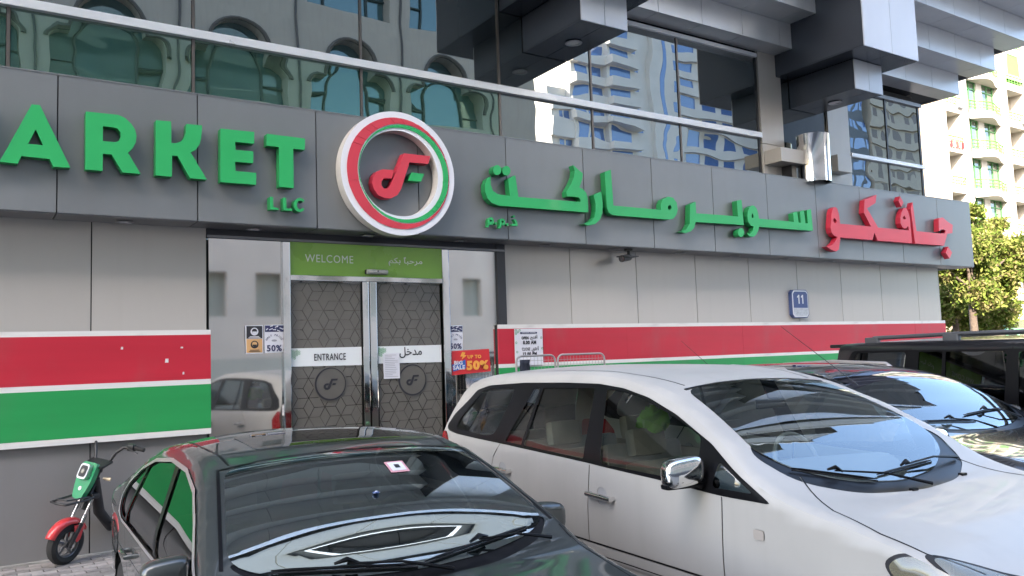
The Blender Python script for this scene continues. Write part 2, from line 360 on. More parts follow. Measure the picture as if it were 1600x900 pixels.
# ---- deep box beams that break through the cornice
def beam(x0, x1, yf, z0, z1, nj, name='box_beam'):
    t = P(MB().box((x0 + .02, yf + .02, z0 + .02), (x1 - .02, 8.985, z1)), name, m_dark)
    for i in range(nj):
        a = x0 + (x1 - x0) * i / nj; b = x0 + (x1 - x0) * (i + 1) / nj
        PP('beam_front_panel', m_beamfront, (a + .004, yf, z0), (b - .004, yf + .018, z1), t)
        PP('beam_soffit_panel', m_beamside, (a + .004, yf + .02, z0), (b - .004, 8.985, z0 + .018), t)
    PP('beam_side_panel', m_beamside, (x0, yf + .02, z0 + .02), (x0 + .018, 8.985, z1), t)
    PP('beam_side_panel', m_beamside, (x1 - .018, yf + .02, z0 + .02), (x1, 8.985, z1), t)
    return t
for cx in (-4.4, 1.15 - 5.6 * 0 - 0.0, 6.75, 12.38):
    if cx in (-4.4, 1.15): continue
    beam(cx - .385, cx + .375, 7.72, 5.975, 6.46, 2)
    downlight(cx, 8.37, 5.974, .1)
beam(6.0, 7.53, 7.27, 6.47, 9.6, 2); beam(11.62, 13.12, 7.28, 6.47, 9.6, 2)
for cx in (1.15,):
    pass
m_upglass = glassmat('sky_mirror_glass', (.3, .4, .45), (.10, .12, .14), refl=.36, wave=.003, wscale=.8)
# ---- upper storeys: ribbed panels and windows (they show in the car windscreens)
up = P(MB().box((-8, 7.0, 9.2), (18.8, 20, 24)), 'upper_wall', m_dark)
m_uppanel = mat('pale_upper_cladding', (.11, .12, .13), .45, metal=.15, var=.05, vscale=1, objvar=.06)
for fl in range(5):
    z0 = 9.5 + fl * 3.0; yo = 6.55
    P(MB().box((-8, yo + .04, z0), (18.8, 7.0, z0 + 1.30)), 'upper_ledge', m_dark)
    for i in range(16):
        x = -8 + i * 1.66
        PP('upper_panel', m_uppanel, (x + .015, yo, z0), (x + 1.645, yo + .038, z0 + 1.32), up)
        PP('upper_soffit_panel', m_soffit, (x + .015, yo + .04, z0 - .02), (x + 1.645, 7.0, z0 - .002), up)
        PP('upper_window', m_upglass, (x + .01, 6.92, z0 + 1.4), (x + 1.65, 6.98, z0 + 2.95), up)
    P(MB().box((-8, yo - .05, z0 + 1.33), (18.8, yo + .06, z0 + 1.39)), 'white_trim', m_cornice)

# ---- entrance: fixed panes, mullions, header, sliding doors
fz = 3.32
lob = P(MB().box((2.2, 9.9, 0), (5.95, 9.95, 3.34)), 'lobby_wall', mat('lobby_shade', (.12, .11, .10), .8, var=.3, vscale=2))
P(MB().box((2.2, 8.99, 3.22), (5.95, 9.08, 3.335)), 'head_frame', m_frame)
P(MB().box((2.2, 8.965, 3.225), (5.95, 8.995, 3.25)), 'head_frame', m_soffit)
PP('shop_window', m_shopglass, (2.22, 9.0, .16), (3.0, 9.012, 3.22), lob); PP('shop_window', m_shopglass, (5.10, 9.0, .16), (5.83, 9.012, 3.22), lob)
P(MB().box((5.82, 8.975, .1), (5.95, 9.05, 3.32)), 'window_post', m_frame)
P(MB().box((2.2, 8.98, .1), (5.95, 9.06, .16)), 'threshold', m_chrome, bevel=.008)
for x0, x1 in ((3.0, 3.085), (5.0, 5.1)): P(MB().box((x0, 8.955, .1), (x1, 9.05, 3.22)), 'door_post', m_chrome, bevel=.01)
m_header = mat('green_header', (.26, .50, .07), .28, var=.05, vscale=1, coat=.2)
hd = P(MB().box((3.085, 8.972, 2.85), (5.0, 9.04, 3.22)), 'header_panel', m_header)
m_pale = mat('pale_lettering', (.80, .85, .74), .5)
def btext(name, s, m, px, py, Y, width, height, parent, bold=0., depth=.002):
    p = PY(px, py, Y); return text(name, s, m, p[0], p[1] - 9, p[2], width, height, parent, bold, depth)
btext('lettering', 'WELCOME', m_pale, 515, 410.5, 8.969, .575, .088, hd, .0)
btext('lettering', '\uFEE2\uFEDC\uFE91 \u064B\uFE8E\uFE92\uFEA3\uFEAE\uFEE3', m_pale, 634, 416.5, 8.969, .45, .115, hd, .012)
for x0, x1 in ((3.94, 4.02), (4.03, 4.12)): P(MB().box((x0, 8.965, .16), (x1, 9.02, 2.79)), 'door_stile', m_chrome, bevel=.01)
P(MB().box((3.085, 8.958, 2.79), (5.0, 9.05, 2.848)), 'door_header', m_chrome, bevel=.006)
dsn = P(MB().tube([(3.98, 8.92, 2.905), (4.24, 8.92, 2.905)], [.028, .028], 12), 'door_sensor', mat('sensor_grey', (.5, .5, .47), .35), sm=40)
P(MB().box((3.975, 8.93, 2.88), (4.245, 8.97, 2.93)), 'sensor_base', m_frame, parent=dsn)
P(MB().cyl((4.11, 8.893, 2.912), (0, 1, 0), .01, .01, 10), 'lens', m_frame, parent=dsn)
# door leaves
m_doorglass = glassmat('dark_door_glass', (.35, .33, .28), (.028, .025, .02), refl=.10, wave=.001, wscale=1, through=.35)
m_film = mat('frosted_film', (.115, .108, .095), .35, var=.10, vscale=5, coat=.3)
m_ink = mat('black_print', (.025, .025, .03), .5)
m_doorwhite = mat('door_white_film', (.70, .73, .73), .45, var=.03)
def rhombille(x0, x1, z0, z1, s, skip):
    mb = MB(); h = s * math.sqrt(3) / 2; rnd = random.Random(3)
    def clip(poly):
        def cut(pts, ax, lim, sg):
            o = []
            for i in range(len(pts)):
                a, b = pts[i - 1], pts[i]; ia, ib = (a[ax] - lim) * sg >= 0, (b[ax] - lim) * sg >= 0
                if ia != ib:
                    t = (lim - a[ax]) / (b[ax] - a[ax]); o.append((a[0] + (b[0] - a[0]) * t, a[1] + (b[1] - a[1]) * t))
                if ib: o.append(b)
            return o
        for ax, lim, sg in ((0, x0, 1), (0, x1, -1), (1, z0, 1), (1, z1, -1)):
            poly = cut(poly, ax, lim, sg)
            if len(poly) < 3: return None
        return poly
    j = 0; z = z0 - s * 2
    for r in range(int((z1 - z0) / h) + 6):
        for c in range(int((x1 - x0) / (1.5 * s)) + 5):
            cx = x0 - s + c * 1.5 * s * 1.0; cz = z0 - s + r * 2 * h / 1.0 + (h if c % 2 else 0)
            if cz > z1 + 2 * s: continue
            pts = [(cx + s * math.cos(R(60 * q)), cz + s * math.sin(R(60 * q))) for q in range(6)]
            for q in range(3):
                a = (2 * q + (0)) % 6
                poly = [(cx, cz), pts[a], pts[(a + 1) % 6], pts[(a + 2) % 6]]
                mx = sum(p[0] for p in poly) / 4; mz = sum(p[1] for p in poly) / 4; g = .95 if rnd.random() > .12 else 1.0
                poly = [(mx + (p[0] - mx) * g, mz + (p[1] - mz) * g) for p in poly]
                poly = clip(poly)
                if poly and not skip(mx, mz, s):
                    b = len(mb.v); mb.v += [(p[0], 0, p[1]) for p in poly]; mb.f.append(tuple(range(b, b + len(poly)))); mb.mi.append(0)
    return mb
for (x0, x1, lx, wordargs) in ((3.085, 3.935, 3.54, None), (4.125, 4.985, 4.57, None)):
    leaf = P(MB().box((x0 + .004, 9.0, .16), (x1 - .004, 9.012, 2.79)), 'door_leaf', m_doorglass)
    mb = rhombille(x0 + .015, x1 - .015, .2, 2.77, .125, lambda mx, mz, s: (1.87 < mz < 1.99) or math.hypot(mx - lx, mz - 1.625) < .13)
    mb.v = [(v[0], 8.996, v[2]) for v in mb.v]; f = P(mb, 'frosted_film', m_film, parent=leaf); f['kind'] = 'stuff'
    P(MB().prism([(x0 + .01, 1.835), (x1 - .01, 1.825), (x1 - .01, 2.035), (x0 + .01, 2.035)], 8.988, 8.994), 'name_band', m_doorwhite, parent=leaf)
    # round emblem: broken ring with the note-shaped monogram
    ring = MB(); A0 = arc(0, 0, .185, .185, 0, 360, 40)[:-1]; A1 = arc(.006, .003, .170, .170, 0, 360, 40)[:-1]
    disc = MB().prism([(lx + p[0] * 1.08, 1.625 + p[1] * 1.08) for p in A0], 8.990, 8.9915)
    P(disc, 'emblem_disc', m_film, parent=leaf)
    ring.prism([(lx + a, 1.625 + b) for a, b in A0], 8.985, 8.988, [[(lx + a, 1.625 + b) for a, b in A1]])
    P(ring, 'emblem_ring', m_ink, parent=leaf)
m_rimfilm = m_ink

# ================================================================== SIGNS ON THE FASCIA
m_lgreen = mat('green_sign_face', (.022, .40, .11), .42, var=.04, vscale=3, coat=.15)
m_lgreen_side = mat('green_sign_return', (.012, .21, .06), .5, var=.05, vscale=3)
m_lred = mat('red_sign_face', (.62, .045, .07), .42, var=.04, vscale=3, coat=.15)
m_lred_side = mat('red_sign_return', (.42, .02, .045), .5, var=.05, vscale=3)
m_ringwhite = mat('white_sign_face', (.75, .76, .80), .35, var=.02, coat=.2)
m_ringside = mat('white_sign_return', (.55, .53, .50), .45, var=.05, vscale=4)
YF, YB = 8.475, 8.575
def Z(ox, oy, s): return lambda pts: [(ox + x * s, oy + y * s) for x, y in pts]
def unproj(pts, Y=YF):
    o = []
    for x, y in pts: p = PY(x, y, Y); o.append((p[0], p[2]))
    return o
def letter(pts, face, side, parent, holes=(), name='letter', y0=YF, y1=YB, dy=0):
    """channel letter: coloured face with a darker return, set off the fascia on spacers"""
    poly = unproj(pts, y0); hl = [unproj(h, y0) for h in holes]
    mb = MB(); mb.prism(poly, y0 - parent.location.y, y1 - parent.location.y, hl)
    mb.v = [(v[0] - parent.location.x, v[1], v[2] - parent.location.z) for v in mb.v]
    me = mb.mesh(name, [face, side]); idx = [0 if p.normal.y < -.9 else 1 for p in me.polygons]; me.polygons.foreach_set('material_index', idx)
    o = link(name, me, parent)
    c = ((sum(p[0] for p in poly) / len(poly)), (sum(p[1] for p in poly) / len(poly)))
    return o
def ell(cx, cy, rx, ry, n=16): return arc(cx, cy, rx, ry, 0, 360, n)[:-1]
en = empty('supermarket_lettering', (1.5, 8.55, 3.6), label='large green channel letters reading MARKET on the grey fascia, left of the round emblem', cat='sign')
z = Z(0, 150, 240 / 1543)
letter(z([(318, 84), (402, 92), (706, 720), (538, 710), (497, 632), (216, 602), (178, 680), (-5, 660)]), m_lgreen, m_lgreen_side, en, [z([(360, 335), (434, 494), (282, 480)])])
letter(z([(862, 155), (1130, 183)] + [(1190, 190), (1260, 222), (1320, 280), (1358, 340), (1372, 400), (1362, 470), (1330, 530), (1285, 570)] + [(1412, 782), (1232, 768), (1122, 588), (1034, 580), (1030, 752), (858, 738)]), m_lgreen, m_lgreen_side, en,
       [z([(1034, 303), (1130, 312), (1180, 325), (1212, 365), (1216, 405), (1198, 445), (1160, 465), (1034, 452)])])
# the M whose right leg begins just outside the picture's edge
letter([(-128, 172), (-108, 172), (-70, 214), (-34, 184), (-14, 160), (-14, 252), (-38, 250), (-38, 205), (-70, 238), (-104, 208), (-104, 248), (-128, 248)], m_lgreen, m_lgreen_side, en)
z = Z(230, 170, 260 / 1376)
letter(z([(72, 94), (198, 104), (200, 283), (240, 284), (275, 272), (305, 240), (320, 200), (324, 125), (454, 137), (447, 240), (435, 290), (405, 335), (360, 362), (494, 586), (355, 573), (250, 388), (206, 388), (204, 562), (70, 550)]), m_lgreen, m_lgreen_side, en)
letter(z([(606, 163), (886, 192), (884, 288), (728, 274), (730, 340), (878, 352), (876, 450), (728, 438), (730, 514), (902, 530), (900, 628), (606, 605)]), m_lgreen, m_lgreen_side, en)
letter(z([(990, 206), (1306, 246), (1302, 340), (1208, 330), (1212, 655), (1092, 645), (1090, 316), (986, 304)]), m_lgreen, m_lgreen_side, en)
letter(z([(1016, 727), (1040, 729), (1044, 815), (1088, 820), (1088, 837), (1018, 831)]), m_lgreen, m_lgreen_side, en, name='small_letter')
letter(z([(1126, 734), (1150, 736), (1152, 822), (1200, 826), (1200, 843), (1128, 838)]), m_lgreen, m_lgreen_side, en, name='small_letter')
C1 = arc(1262, 795, 50, 58, 40, 320, 14); C2 = arc(1266, 795, 28, 36, 320, 40, 14)
letter(z(C1 + C2), m_lgreen, m_lgreen_side, en, name='small_letter')

ar = empty('arabic_lettering', (9, 8.55, 3.6), label='long green Arabic word in channel letters on the fascia, right of the round emblem', cat='sign')
z = Z(740, 240, .2375); z8 = Z(1130, 300, 150 / 1600)
letter(z([(105, 155), (112, 150), (112, 205), (128, 245), (160, 268), (240, 278), (228, 165), (274, 142), (295, 285), (703, 318), (703, 300), (690, 288), (668, 283), (614, 282), (610, 250), (640, 202), (660, 155), (665, 112), (655, 76), (718, 130), (715, 165), (697, 222), (722, 235), (742, 260), (751, 300), (755, 387), (165, 342), (120, 325), (92, 295), (76, 250), (76, 200), (88, 168)]), m_lgreen, m_lgreen_side, ar)
letter(z(ell(155, 108, 27, 33)), m_lgreen, m_lgreen_side, ar, name='dot'); letter(z(ell(216, 113, 27, 32)), m_lgreen, m_lgreen_side, ar, name='dot')
letter(z([(790, 272), (840, 250), (850, 330), (848, 390), (830, 435), (798, 465), (750, 472), (722, 462), (765, 450), (795, 420), (803, 380), (803, 330)]), m_lgreen, m_lgreen_side, ar)
letter(z([(863, 122), (903, 105), (920, 342), (1232, 370), (1232, 330), (1245, 302), (1280, 283), (1312, 290), (1336, 322), (1343, 370), (1335, 402), (1315, 428), (1288, 434), (915, 405), (890, 388), (878, 355)]), m_lgreen, m_lgreen_side, ar, [z(ell(1290, 355, 12, 16, 10))])
zz = z([(1425, 335), (1460, 315), (1465, 393)]) + z8([(0, 386), (248, 408), (228, 165), (232, 143), (305, 130), (345, 552), (0, 526)]) + z([(1462, 450), (1452, 485), (1430, 512), (1400, 522), (1362, 515), (1398, 500), (1422, 462)])
letter(zz, m_lgreen, m_lgreen_side, ar)
letter(z8(ell(298, 675, 52, 74)), m_lgreen, m_lgreen_side, ar, name='dot')
letter(z8([(405, 400), (410, 330), (435, 260), (480, 225), (520, 232), (555, 270), (582, 350), (595, 443), (1180, 497), (1168, 355), (1232, 322), (1258, 508), (1296, 512), (1280, 330), (1345, 302), (1372, 520), (1412, 522), (1398, 305), (1462, 285), (1497, 648), (600, 580), (585, 640), (550, 710), (500, 748), (440, 740), (405, 700), (460, 690), (500, 640), (512, 575), (460, 560), (420, 500)]), m_lgreen, m_lgreen_side, ar, [z8([(490, 352), (505, 400), (500, 438), (480, 430), (475, 395)])])
zs = Z(745, 330, 80 / 1600)
letter(zs([(370, 215), (440, 185), (500, 210), (535, 290), (520, 380), (460, 420), (395, 415), (370, 500), (300, 505), (330, 470), (345, 400), (345, 280)]), m_lgreen, m_lgreen_side, ar, [zs(ell(440, 300, 34, 40, 8))], name='small_letter', y0=8.52)
letter(zs([(720, 250), (790, 225), (860, 250), (895, 320), (880, 410), (820, 445), (775, 440), (750, 530), (670, 535), (700, 490), (715, 400)]), m_lgreen, m_lgreen_side, ar, [zs(ell(808, 330, 34, 40, 8))], name='small_letter', y0=8.52)
letter(zs([(1140, 250), (1200, 245), (1260, 320), (1280, 460), (1090, 455), (1095, 395), (1215, 390), (1190, 320)]), m_lgreen, m_lgreen_side, ar, name='small_letter', y0=8.52)
for c in ((605, 380, 32, 42), (965, 415, 32, 45), (1160, 160, 30, 34)): letter(zs(ell(*c, 8)), m_lgreen, m_lgreen_side, ar, name='dot', y0=8.52)

rd = empty('arabic_lettering', (14, 8.55, 3.6), label='red Arabic word in channel letters at the right end of the fascia', cat='sign')
za = Z(1280, 295, 120 / 1029); zb = Z(1380, 300, 120 / 982)
letter(za([(160, 420), (165, 340), (182, 265), (212, 243), (240, 262), (262, 330), (280, 468), (695, 505), (598, 320), (608, 150), (768, 80), (756, 188), (640, 262), (790, 520), (1029, 540)]) + zb([(330, 490), (322, 440), (308, 440), (302, 460), (276, 468), (245, 450), (222, 400), (220, 330), (235, 260), (262, 205), (290, 200), (318, 245), (342, 330), (370, 655), (0, 625)]) +
       za([(1029, 712), (785, 694), (740, 588), (716, 686), (285, 652), (275, 730), (262, 815), (225, 840), (160, 815), (98, 772), (160, 760), (210, 715), (245, 648), (200, 628), (168, 590), (153, 520)]), m_lred, m_lred_side, rd,
       [za([(192, 400), (212, 392), (235, 430), (230, 462), (205, 455), (190, 430)]), zb([(252, 320), (272, 300), (292, 345), (262, 350)])])
letter(zb([(376, 132), (425, 500), (722, 530), (790, 526), (800, 490), (760, 478), (712, 500), (710, 350), (722, 335), (760, 325), (830, 385), (888, 422), (886, 525), (820, 532), (780, 685), (408, 658), (352, 215)]), m_lred, m_lred_side, rd)
letter(zb([(216, 55), (260, 135), (232, 190), (195, 110)]), m_lred, m_lred_side, rd, name='dot')
letter(zb([(830, 698), (882, 775), (848, 852), (800, 775)]), m_lred, m_lred_side, rd, name='dot')

# round emblem
em = empty('round_emblem', (4.2, 8.55, 3.99), label='big round white ring emblem with red and green crescents, over the entrance', cat='sign')
def crescent(mb, R1, c1, R2, c2, y, n=90):
    for i in range(n):
        q = []
        for t in (2 * math.pi * i / n, 2 * math.pi * (i + 1) / n):
            q.append((c1 + R1 * math.cos(t), y, R1 * math.sin(t))); q.append((c2 + R2 * math.cos(t), y, R2 * math.sin(t)))
        mb.quad(q[0], q[1], q[3], q[2])
    return mb
mb = MB(); mb.prism(ell(0, 0, .715, .715, 72), -.10, .04, [ell(0, 0, .495, .495, 72)])
me = mb.mesh('ring', [m_ringwhite, m_ringside], bevel=0); me.polygons.foreach_set('material_index', [0 if p.normal.y < -.9 else 1 for p in me.polygons]); link('ring', me, em)
def solid_crescent(name, m, R1, c1, R2, c2):
    mb = crescent(MB(), R1, c1, R2, c2, -.106); o = mb.build(name, m, em); md = o.modifiers.new('thickness', 'SOLIDIFY'); md.thickness = .005; return o
solid_crescent('red_crescent', m_lred, .642, -.002, .578, .058); solid_crescent('green_crescent', m_lgreen, .568, .062, .530, .030)
ze = Z(520, 170, 200 / 878)
def mono(face, side, pts, name, y0=8.47, y1=8.58):
    poly = unproj(ze(pts), y0); mb = MB().prism([(p[0] - 4.2, p[1] - 3.99) for p in poly], y0 - 8.55, y1 - 8.55)
    me = mb.mesh(name, [face, side]); me.polygons.foreach_set('material_index', [0 if p.normal.y < -.9 else 1 for p in me.polygons]); return link(name, me, em)
NOTE = [(488, 305), (670, 325), (655, 378), (527, 367), (470, 545), (445, 590), (400, 614), (355, 612), (312, 592), (282, 550), (270, 505), (278, 460), (302, 430), (340, 415), (418, 420), (405, 478), (352, 476), (334, 500), (334, 525), (350, 546), (378, 546), (398, 520)]
BAR = [(541, 437), (628, 447), (605, 500), (518, 492)]
mono(m_lred, m_lred_side, NOTE, 'note_mark'); mono(m_lgreen, m_lgreen_side, BAR, 'green_bar')
# the same mark, small, on the two door leaves
for lx, lo in ((3.54, 0), (4.57, 1)):
    pts = unproj(ze(NOTE), 8.47); bar = unproj(ze(BAR), 8.47); leaf = [o for o in bld.children if o.name.startswith('door_leaf')][lo]
    for q in (pts, bar):
        P(MB().prism([(lx + (p[0] - 4.22) * .225, 1.625 + (p[1] - 3.98) * .225) for p in q], 8.985, 8.989), 'emblem_mark', m_ink, parent=leaf)
    if lo == 0: btext('lettering', 'ENTRANCE', m_ink, 516, 563, 8.985, .375, .078, leaf, .014)
    else: btext('lettering', '\uFEDE\uFEA7\uFEAA\uFEE3', m_ink, 642, 559, 8.985, .30, .13, leaf, .01)
    hexes = MB()
    for i in range(14):
        hx, hz = ((3.105 if lo == 0 else 4.145) + (i % 4) * .026, 2.01 - (i // 4) * .024 - (i % 2) * .012)
        if (i % 4) + (i // 4) > 4: continue
        hexes.prism([(hx + .012 * math.cos(R(a)), hz + .012 * math.sin(R(a))) for a in range(0, 360, 60)], 8.985, 8.9865, [[(hx + .008 * math.cos(R(a)), hz + .008 * math.sin(R(a))) for a in range(0, 360, 60)]])
    P(hexes, 'green_pattern', m_green, parent=leaf)

# ================================================================== PAPERS AND PLAQUES
m_paper = mat('paper_white', (.66, .66, .70), .6, var=.03, vscale=9); m_orange = mat('orange_print', (.62, .36, .15), .6); m_blueink = mat('navy_print', (.03, .035, .10), .6)
m_grey = mat('grey_print', (.35, .35, .38), .6); m_yellow = mat('orange_yellow_print', (.80, .36, .06), .5); m_blue = mat('blue_print', (.03, .12, .42), .5); m_posterred = mat('red_print', (.60, .03, .035), .5)
def sheet(name, quadpx, Y, m, label, cat, group=None):
    p = unproj(quadpx, Y); cx = sum(q[0] for q in p) / 4; cz = sum(q[1] for q in p) / 4
    t = empty(name, (cx, Y, cz), label=label, cat=cat, group=group)
    MB().prism([(q[0] - cx, q[1] - cz) for q in p], 0, .002).build('sheet', m, t); return t, cx, cz
def on(t, name, m, x0, x1, z0, z1, d=.003): return MB().prism([(x0, z0), (x1, z0), (x1, z1), (x0, z1)], -d, -d + .001).build(name, m, t)
t, cx, cz = sheet('notice_sticker', [(383, 509), (411, 508), (411.5, 552), (384, 553)], 8.985, m_paper, 'black and orange notice sticker on the glass left of the entrance door', 'sticker')
on(t, 'black_field', m_ink, -.085, .085, .01, .145); on(t, 'orange_field', m_orange, -.085, .085, -.14, .005)
for zc, mm, mk in ((.085, m_paper, m_ink), (-.055, m_ink, m_orange)):
    MB().prism(ell(0, zc, .042, .042, 18), -.006, -.005).build('round_symbol', mm, t); MB().prism(ell(0, zc + .004, .028, .028, 14), -.008, -.007).build('round_symbol', mk, t)
    MB().prism(arc(0, zc, .024, .024, 180, 360, 8), -.010, -.009).build('round_symbol', mm, t)
for zc, mm in ((.028, m_paper), (-.118, m_ink)):
    for dz in (0, -.013): on(t, 'text_line', mm, -.05 + dz, .05 - dz, zc + dz, zc + dz + .007, .005)
def half_price(quad, label):
    t, cx, cz = sheet('half_price_sheet', quad, 8.985, m_paper, label, 'paper sheet', 'half price sheets on the glass')
    on(t, 'picture_field', m_blueink, -.1, .1, .075, .145)
    rr = random.Random(5)
    for i in range(9):
        a, b = rr.uniform(-.09, .07), rr.uniform(.085, .135); MB().tube([(a, -.005, b), (a + rr.uniform(.01, .04), -.005, b + rr.uniform(-.02, .02))], .005, 6).build('picture_shape', m_paper, t)
    for i, ch in enumerate('HALF PRICE'):
        if ch == ' ': continue
        a = 150 - i * 13.3; text('lettering', ch, m_blueink, .085 * math.cos(R(a)), -.004, -.055 + .085 * math.sin(R(a)), None, .021, t, .02, .001, -R(a - 90))
    text('lettering', '50%', m_blueink, 0, -.004, -.138, .165, .07, t, .03, .001)
    MB().prism(ell(0, -.02, .03, .012, 14), -.004, -.003).build('oval_mark', m_grey, t)
half_price([(413, 508), (443, 507), (443.5, 550), (413.5, 552)], 'white half price 50% sheet on the glass left of the entrance door')
half_price([(700, 508.5), (723, 508), (723, 547), (700.5, 548)], 'white half price 50% sheet on the glass right of the door, above the red poster')
t, cx, cz = sheet('sale_poster', [(701, 549), (764, 545), (767, 580), (702, 587)], 8.985, m_posterred, 'red big sale poster with orange 50% figures on the glass right of the door', 'poster')
def ptext(s, m, px, py, wd, ht, b=.04, d=.006): p = PY(px, py, 8.985); return text('lettering', s, m, p[0] - cx, -d, p[2] - cz, wd, ht, t, b, .0015)
p0 = unproj([(706, 570), (727, 562), (728, 575), (708, 580.5)], 8.985); MB().prism([(q[0] - cx, q[1] - cz) for q in p0], -.004, -.002).build('blue_field', m_blue, t)
ptext('BIG', m_paper, 716, 570, .12, .05); ptext('SALE', m_paper, 717, 577.5, .17, .055); ptext('UP TO', m_yellow, 741, 560, .2, .045); ptext('50%', m_yellow, 746, 578, .32, .12, .06)
MB().prism([(q[0] - cx, q[1] - cz) for q in unproj([(722, 550), (727, 551), (725, 555), (729, 555), (721, 562), (723, 557), (719, 557)], 8.985)], -.004, -.002).build('lightning_mark', m_yellow, t)
t, cx, cz = sheet('taped_notice', [(598, 553), (624, 551), (625, 591), (600, 592)], 8.975, m_paper, 'white printed notice taped over the name band of the right door leaf', 'paper sheet')
for i in range(13): on(t, 'text_line', m_grey, -.085, .085 - random.uniform(0, .09), .125 - i * .021, .125 - i * .021 + .005)
t, cx, cz = sheet('opening_hours_board', [(803.5, 514), (847.5, 513.5), (849, 569), (805, 573)], 8.925, m_paper, 'white opening hours board on the red stripe behind the mesh barriers', 'sign')
MB().prism(arc(-.125, .185, .012, .012, 90, 270, 6) + arc(.125, .185, .012, .012, 270, 450, 6), -.004, -.003).build('header_bar', m_blueink, t)
text('lettering', 'OPENING HOURS', m_paper, 0, -.005, .18, .22, .013, t, .02, .001)
text('lettering', 'OPEN', m_ink, -.06, -.004, .10, .11, .04, t, .04, .001); text('lettering', '\uFEA2\uFE98\uFED3\u0623', m_ink, .085, -.004, .09, .12, .07, t, .02, .001)
text('lettering', '8.00 AM', m_ink, .01, -.004, .035, .21, .05, t, .05, .001)
text('lettering', 'CLOSE', m_ink, -.05, -.004, -.045, .13, .04, t, .02, .001); text('lettering', '\uFED6\uFEE0\uFECF\u0623', m_ink, .10, -.004, -.06, .12, .07, t, .02, .001)
text('lettering', '12.00 PM', m_ink, .01, -.004, -.115, .22, .05, t, .05, .001)
hx = MB()
for i, (a, b) in enumerate(((-.2, .22), (-.17, .2), (-.2, .18), (-.14, .22), (-.2, .06), (-.19, -.06), (.2, .12), (.21, -.02))):
    hx.prism([(a + .016 * math.cos(R(q)), b + .016 * math.sin(R(q))) for q in range(0, 360, 60)], -.004, -.003, [[(a + .010 * math.cos(R(q)), b + .010 * math.sin(R(q))) for q in range(0, 360, 60)]])
hx.build('green_pattern', m_green, t)
# house number plaque
pl = empty('number_plaque', (11.87, 8.985, 2.58), label='blue and white house number plaque reading 11 on the pale wall panels', cat='plaque')
def octo(w_, h_, c): return [(-w_ + c, -h_), (w_ - c, -h_), (w_, -h_ + c), (w_, h_ - c), (w_ - c, h_), (-w_ + c, h_), (-w_, h_ - c), (-w_, -h_ + c)]
m_navy = mat('enamel_navy', (.045, .075, .20), .3, coat=.3); m_enamel = mat('enamel_white', (.62, .64, .66), .3, coat=.3); m_enamel2 = mat('enamel_pale', (.42, .45, .48), .3, var=.2, vscale=25)
MB().prism(octo(.215, .235, .05), -.05, .01).build('back_plate', m_navy, pl, bevel=.004); MB().prism(octo(.205, .225, .048), -.056, -.05).build('rim', m_enamel, pl)
MB().prism([(-.185, -.07), (.185, -.07), (.185, .165), (.145, .205), (-.145, .205), (-.185, .165)], -.060, -.056).build('blue_field', m_navy, pl)
MB().prism([(-.185, -.075), (-.185, -.17), (-.145, -.205), (.145, -.205), (.185, -.17), (.185, -.075)], -.060, -.056).build('pale_field', m_enamel2, pl)
for x_ in (-.055, .045): MB().prism([(x_, 0), (x_ + .026, 0), (x_ + .026, .15), (x_ + .004, .15), (x_ - .032, .118), (x_ - .026, .098), (x_, .118)], -.063, -.060).build('digit_one', m_enamel, pl)
# CCTV camera under the soffit
cc = empty('security_camera', (7.92, 8.78, 3.322), label='small dark bullet security camera hanging under the fascia soffit', cat='camera')
cc.scale = (1.35, 1.35, 1.35)
m_blackpl = mat('black_plastic', (.02, .02, .022), .4)
MB().cyl((0, 0, -.01), (0, 0, 1), .045, .02, 18).tube([(0, 0, -.01), (0, 0, -.06), (-.03, -.01, -.085)], .016, 8).build('bracket', m_blackpl, cc, sm=40)
MB().tube([(.02, .02, -.085), (-.15, -.06, -.115)], [.036, .036], 16).build('housing', m_blackpl, cc, sm=40)
MB().box((-.17, -.12, -.095), (.03, .0, -.085)).build('sunshield', m_blackpl, cc)
MB().tube([(-.148, -.059, -.115), (-.155, -.062, -.116)], [.028, .028], 16).build('lens', mat('lens_glass', (.01, .01, .015), .05, coat=1), cc)

# ================================================================== VEHICLES
def curve(pts):
    """monotone cubic through control points, numpy-friendly"""
    x = np.array([p[0] for p in pts], float); y = np.array([p[1] for p in pts], float); h = np.diff(x); d = np.diff(y) / h
    m = np.zeros(len(x)); m[0] = d[0]; m[-1] = d[-1]
    for i in range(1, len(x) - 1): m[i] = 0 if d[i - 1] * d[i] <= 0 else 2 * d[i - 1] * d[i] / (d[i - 1] + d[i])
    def f(t):
        t = np.clip(np.asarray(t, float), x[0], x[-1]); i = np.clip(np.searchsorted(x, t) - 1, 0, len(x) - 2); s = (t - x[i]) / h[i]
        return (2 * s**3 - 3 * s**2 + 1) * y[i] + (s**3 - 2 * s**2 + s) * h[i] * m[i] + (-2 * s**3 + 3 * s**2) * y[i + 1] + (s**3 - s**2) * h[i] * m[i + 1]
    return f
def inside(P, poly):
    poly = np.array(poly); x, y = P[:, 0], P[:, 1]; r = np.zeros(len(P), bool); j = len(poly) - 1
    for i in range(len(poly)):
        (xi, yi), (xj, yj) = poly[i], poly[j]; c = (yi > y) != (yj > y)
        r ^= c & (x < (xj - xi) * (y - yi) / ((yj - yi) if yj != yi else 1e-12) + xi); j = i
    return r
def dens(poly, s, closed=True):
    o = []; n = len(poly)
    for i in range(n if closed else n - 1):
        a, b = poly[i], poly[(i + 1) % n]; k = max(1, int(math.hypot(b[0] - a[0], b[1] - a[1]) / s))
        for q in range(k): o.append((a[0] + (b[0] - a[0]) * q / k, a[1] + (b[1] - a[1]) * q / k))
    if not closed: o.append(poly[-1])
    return o
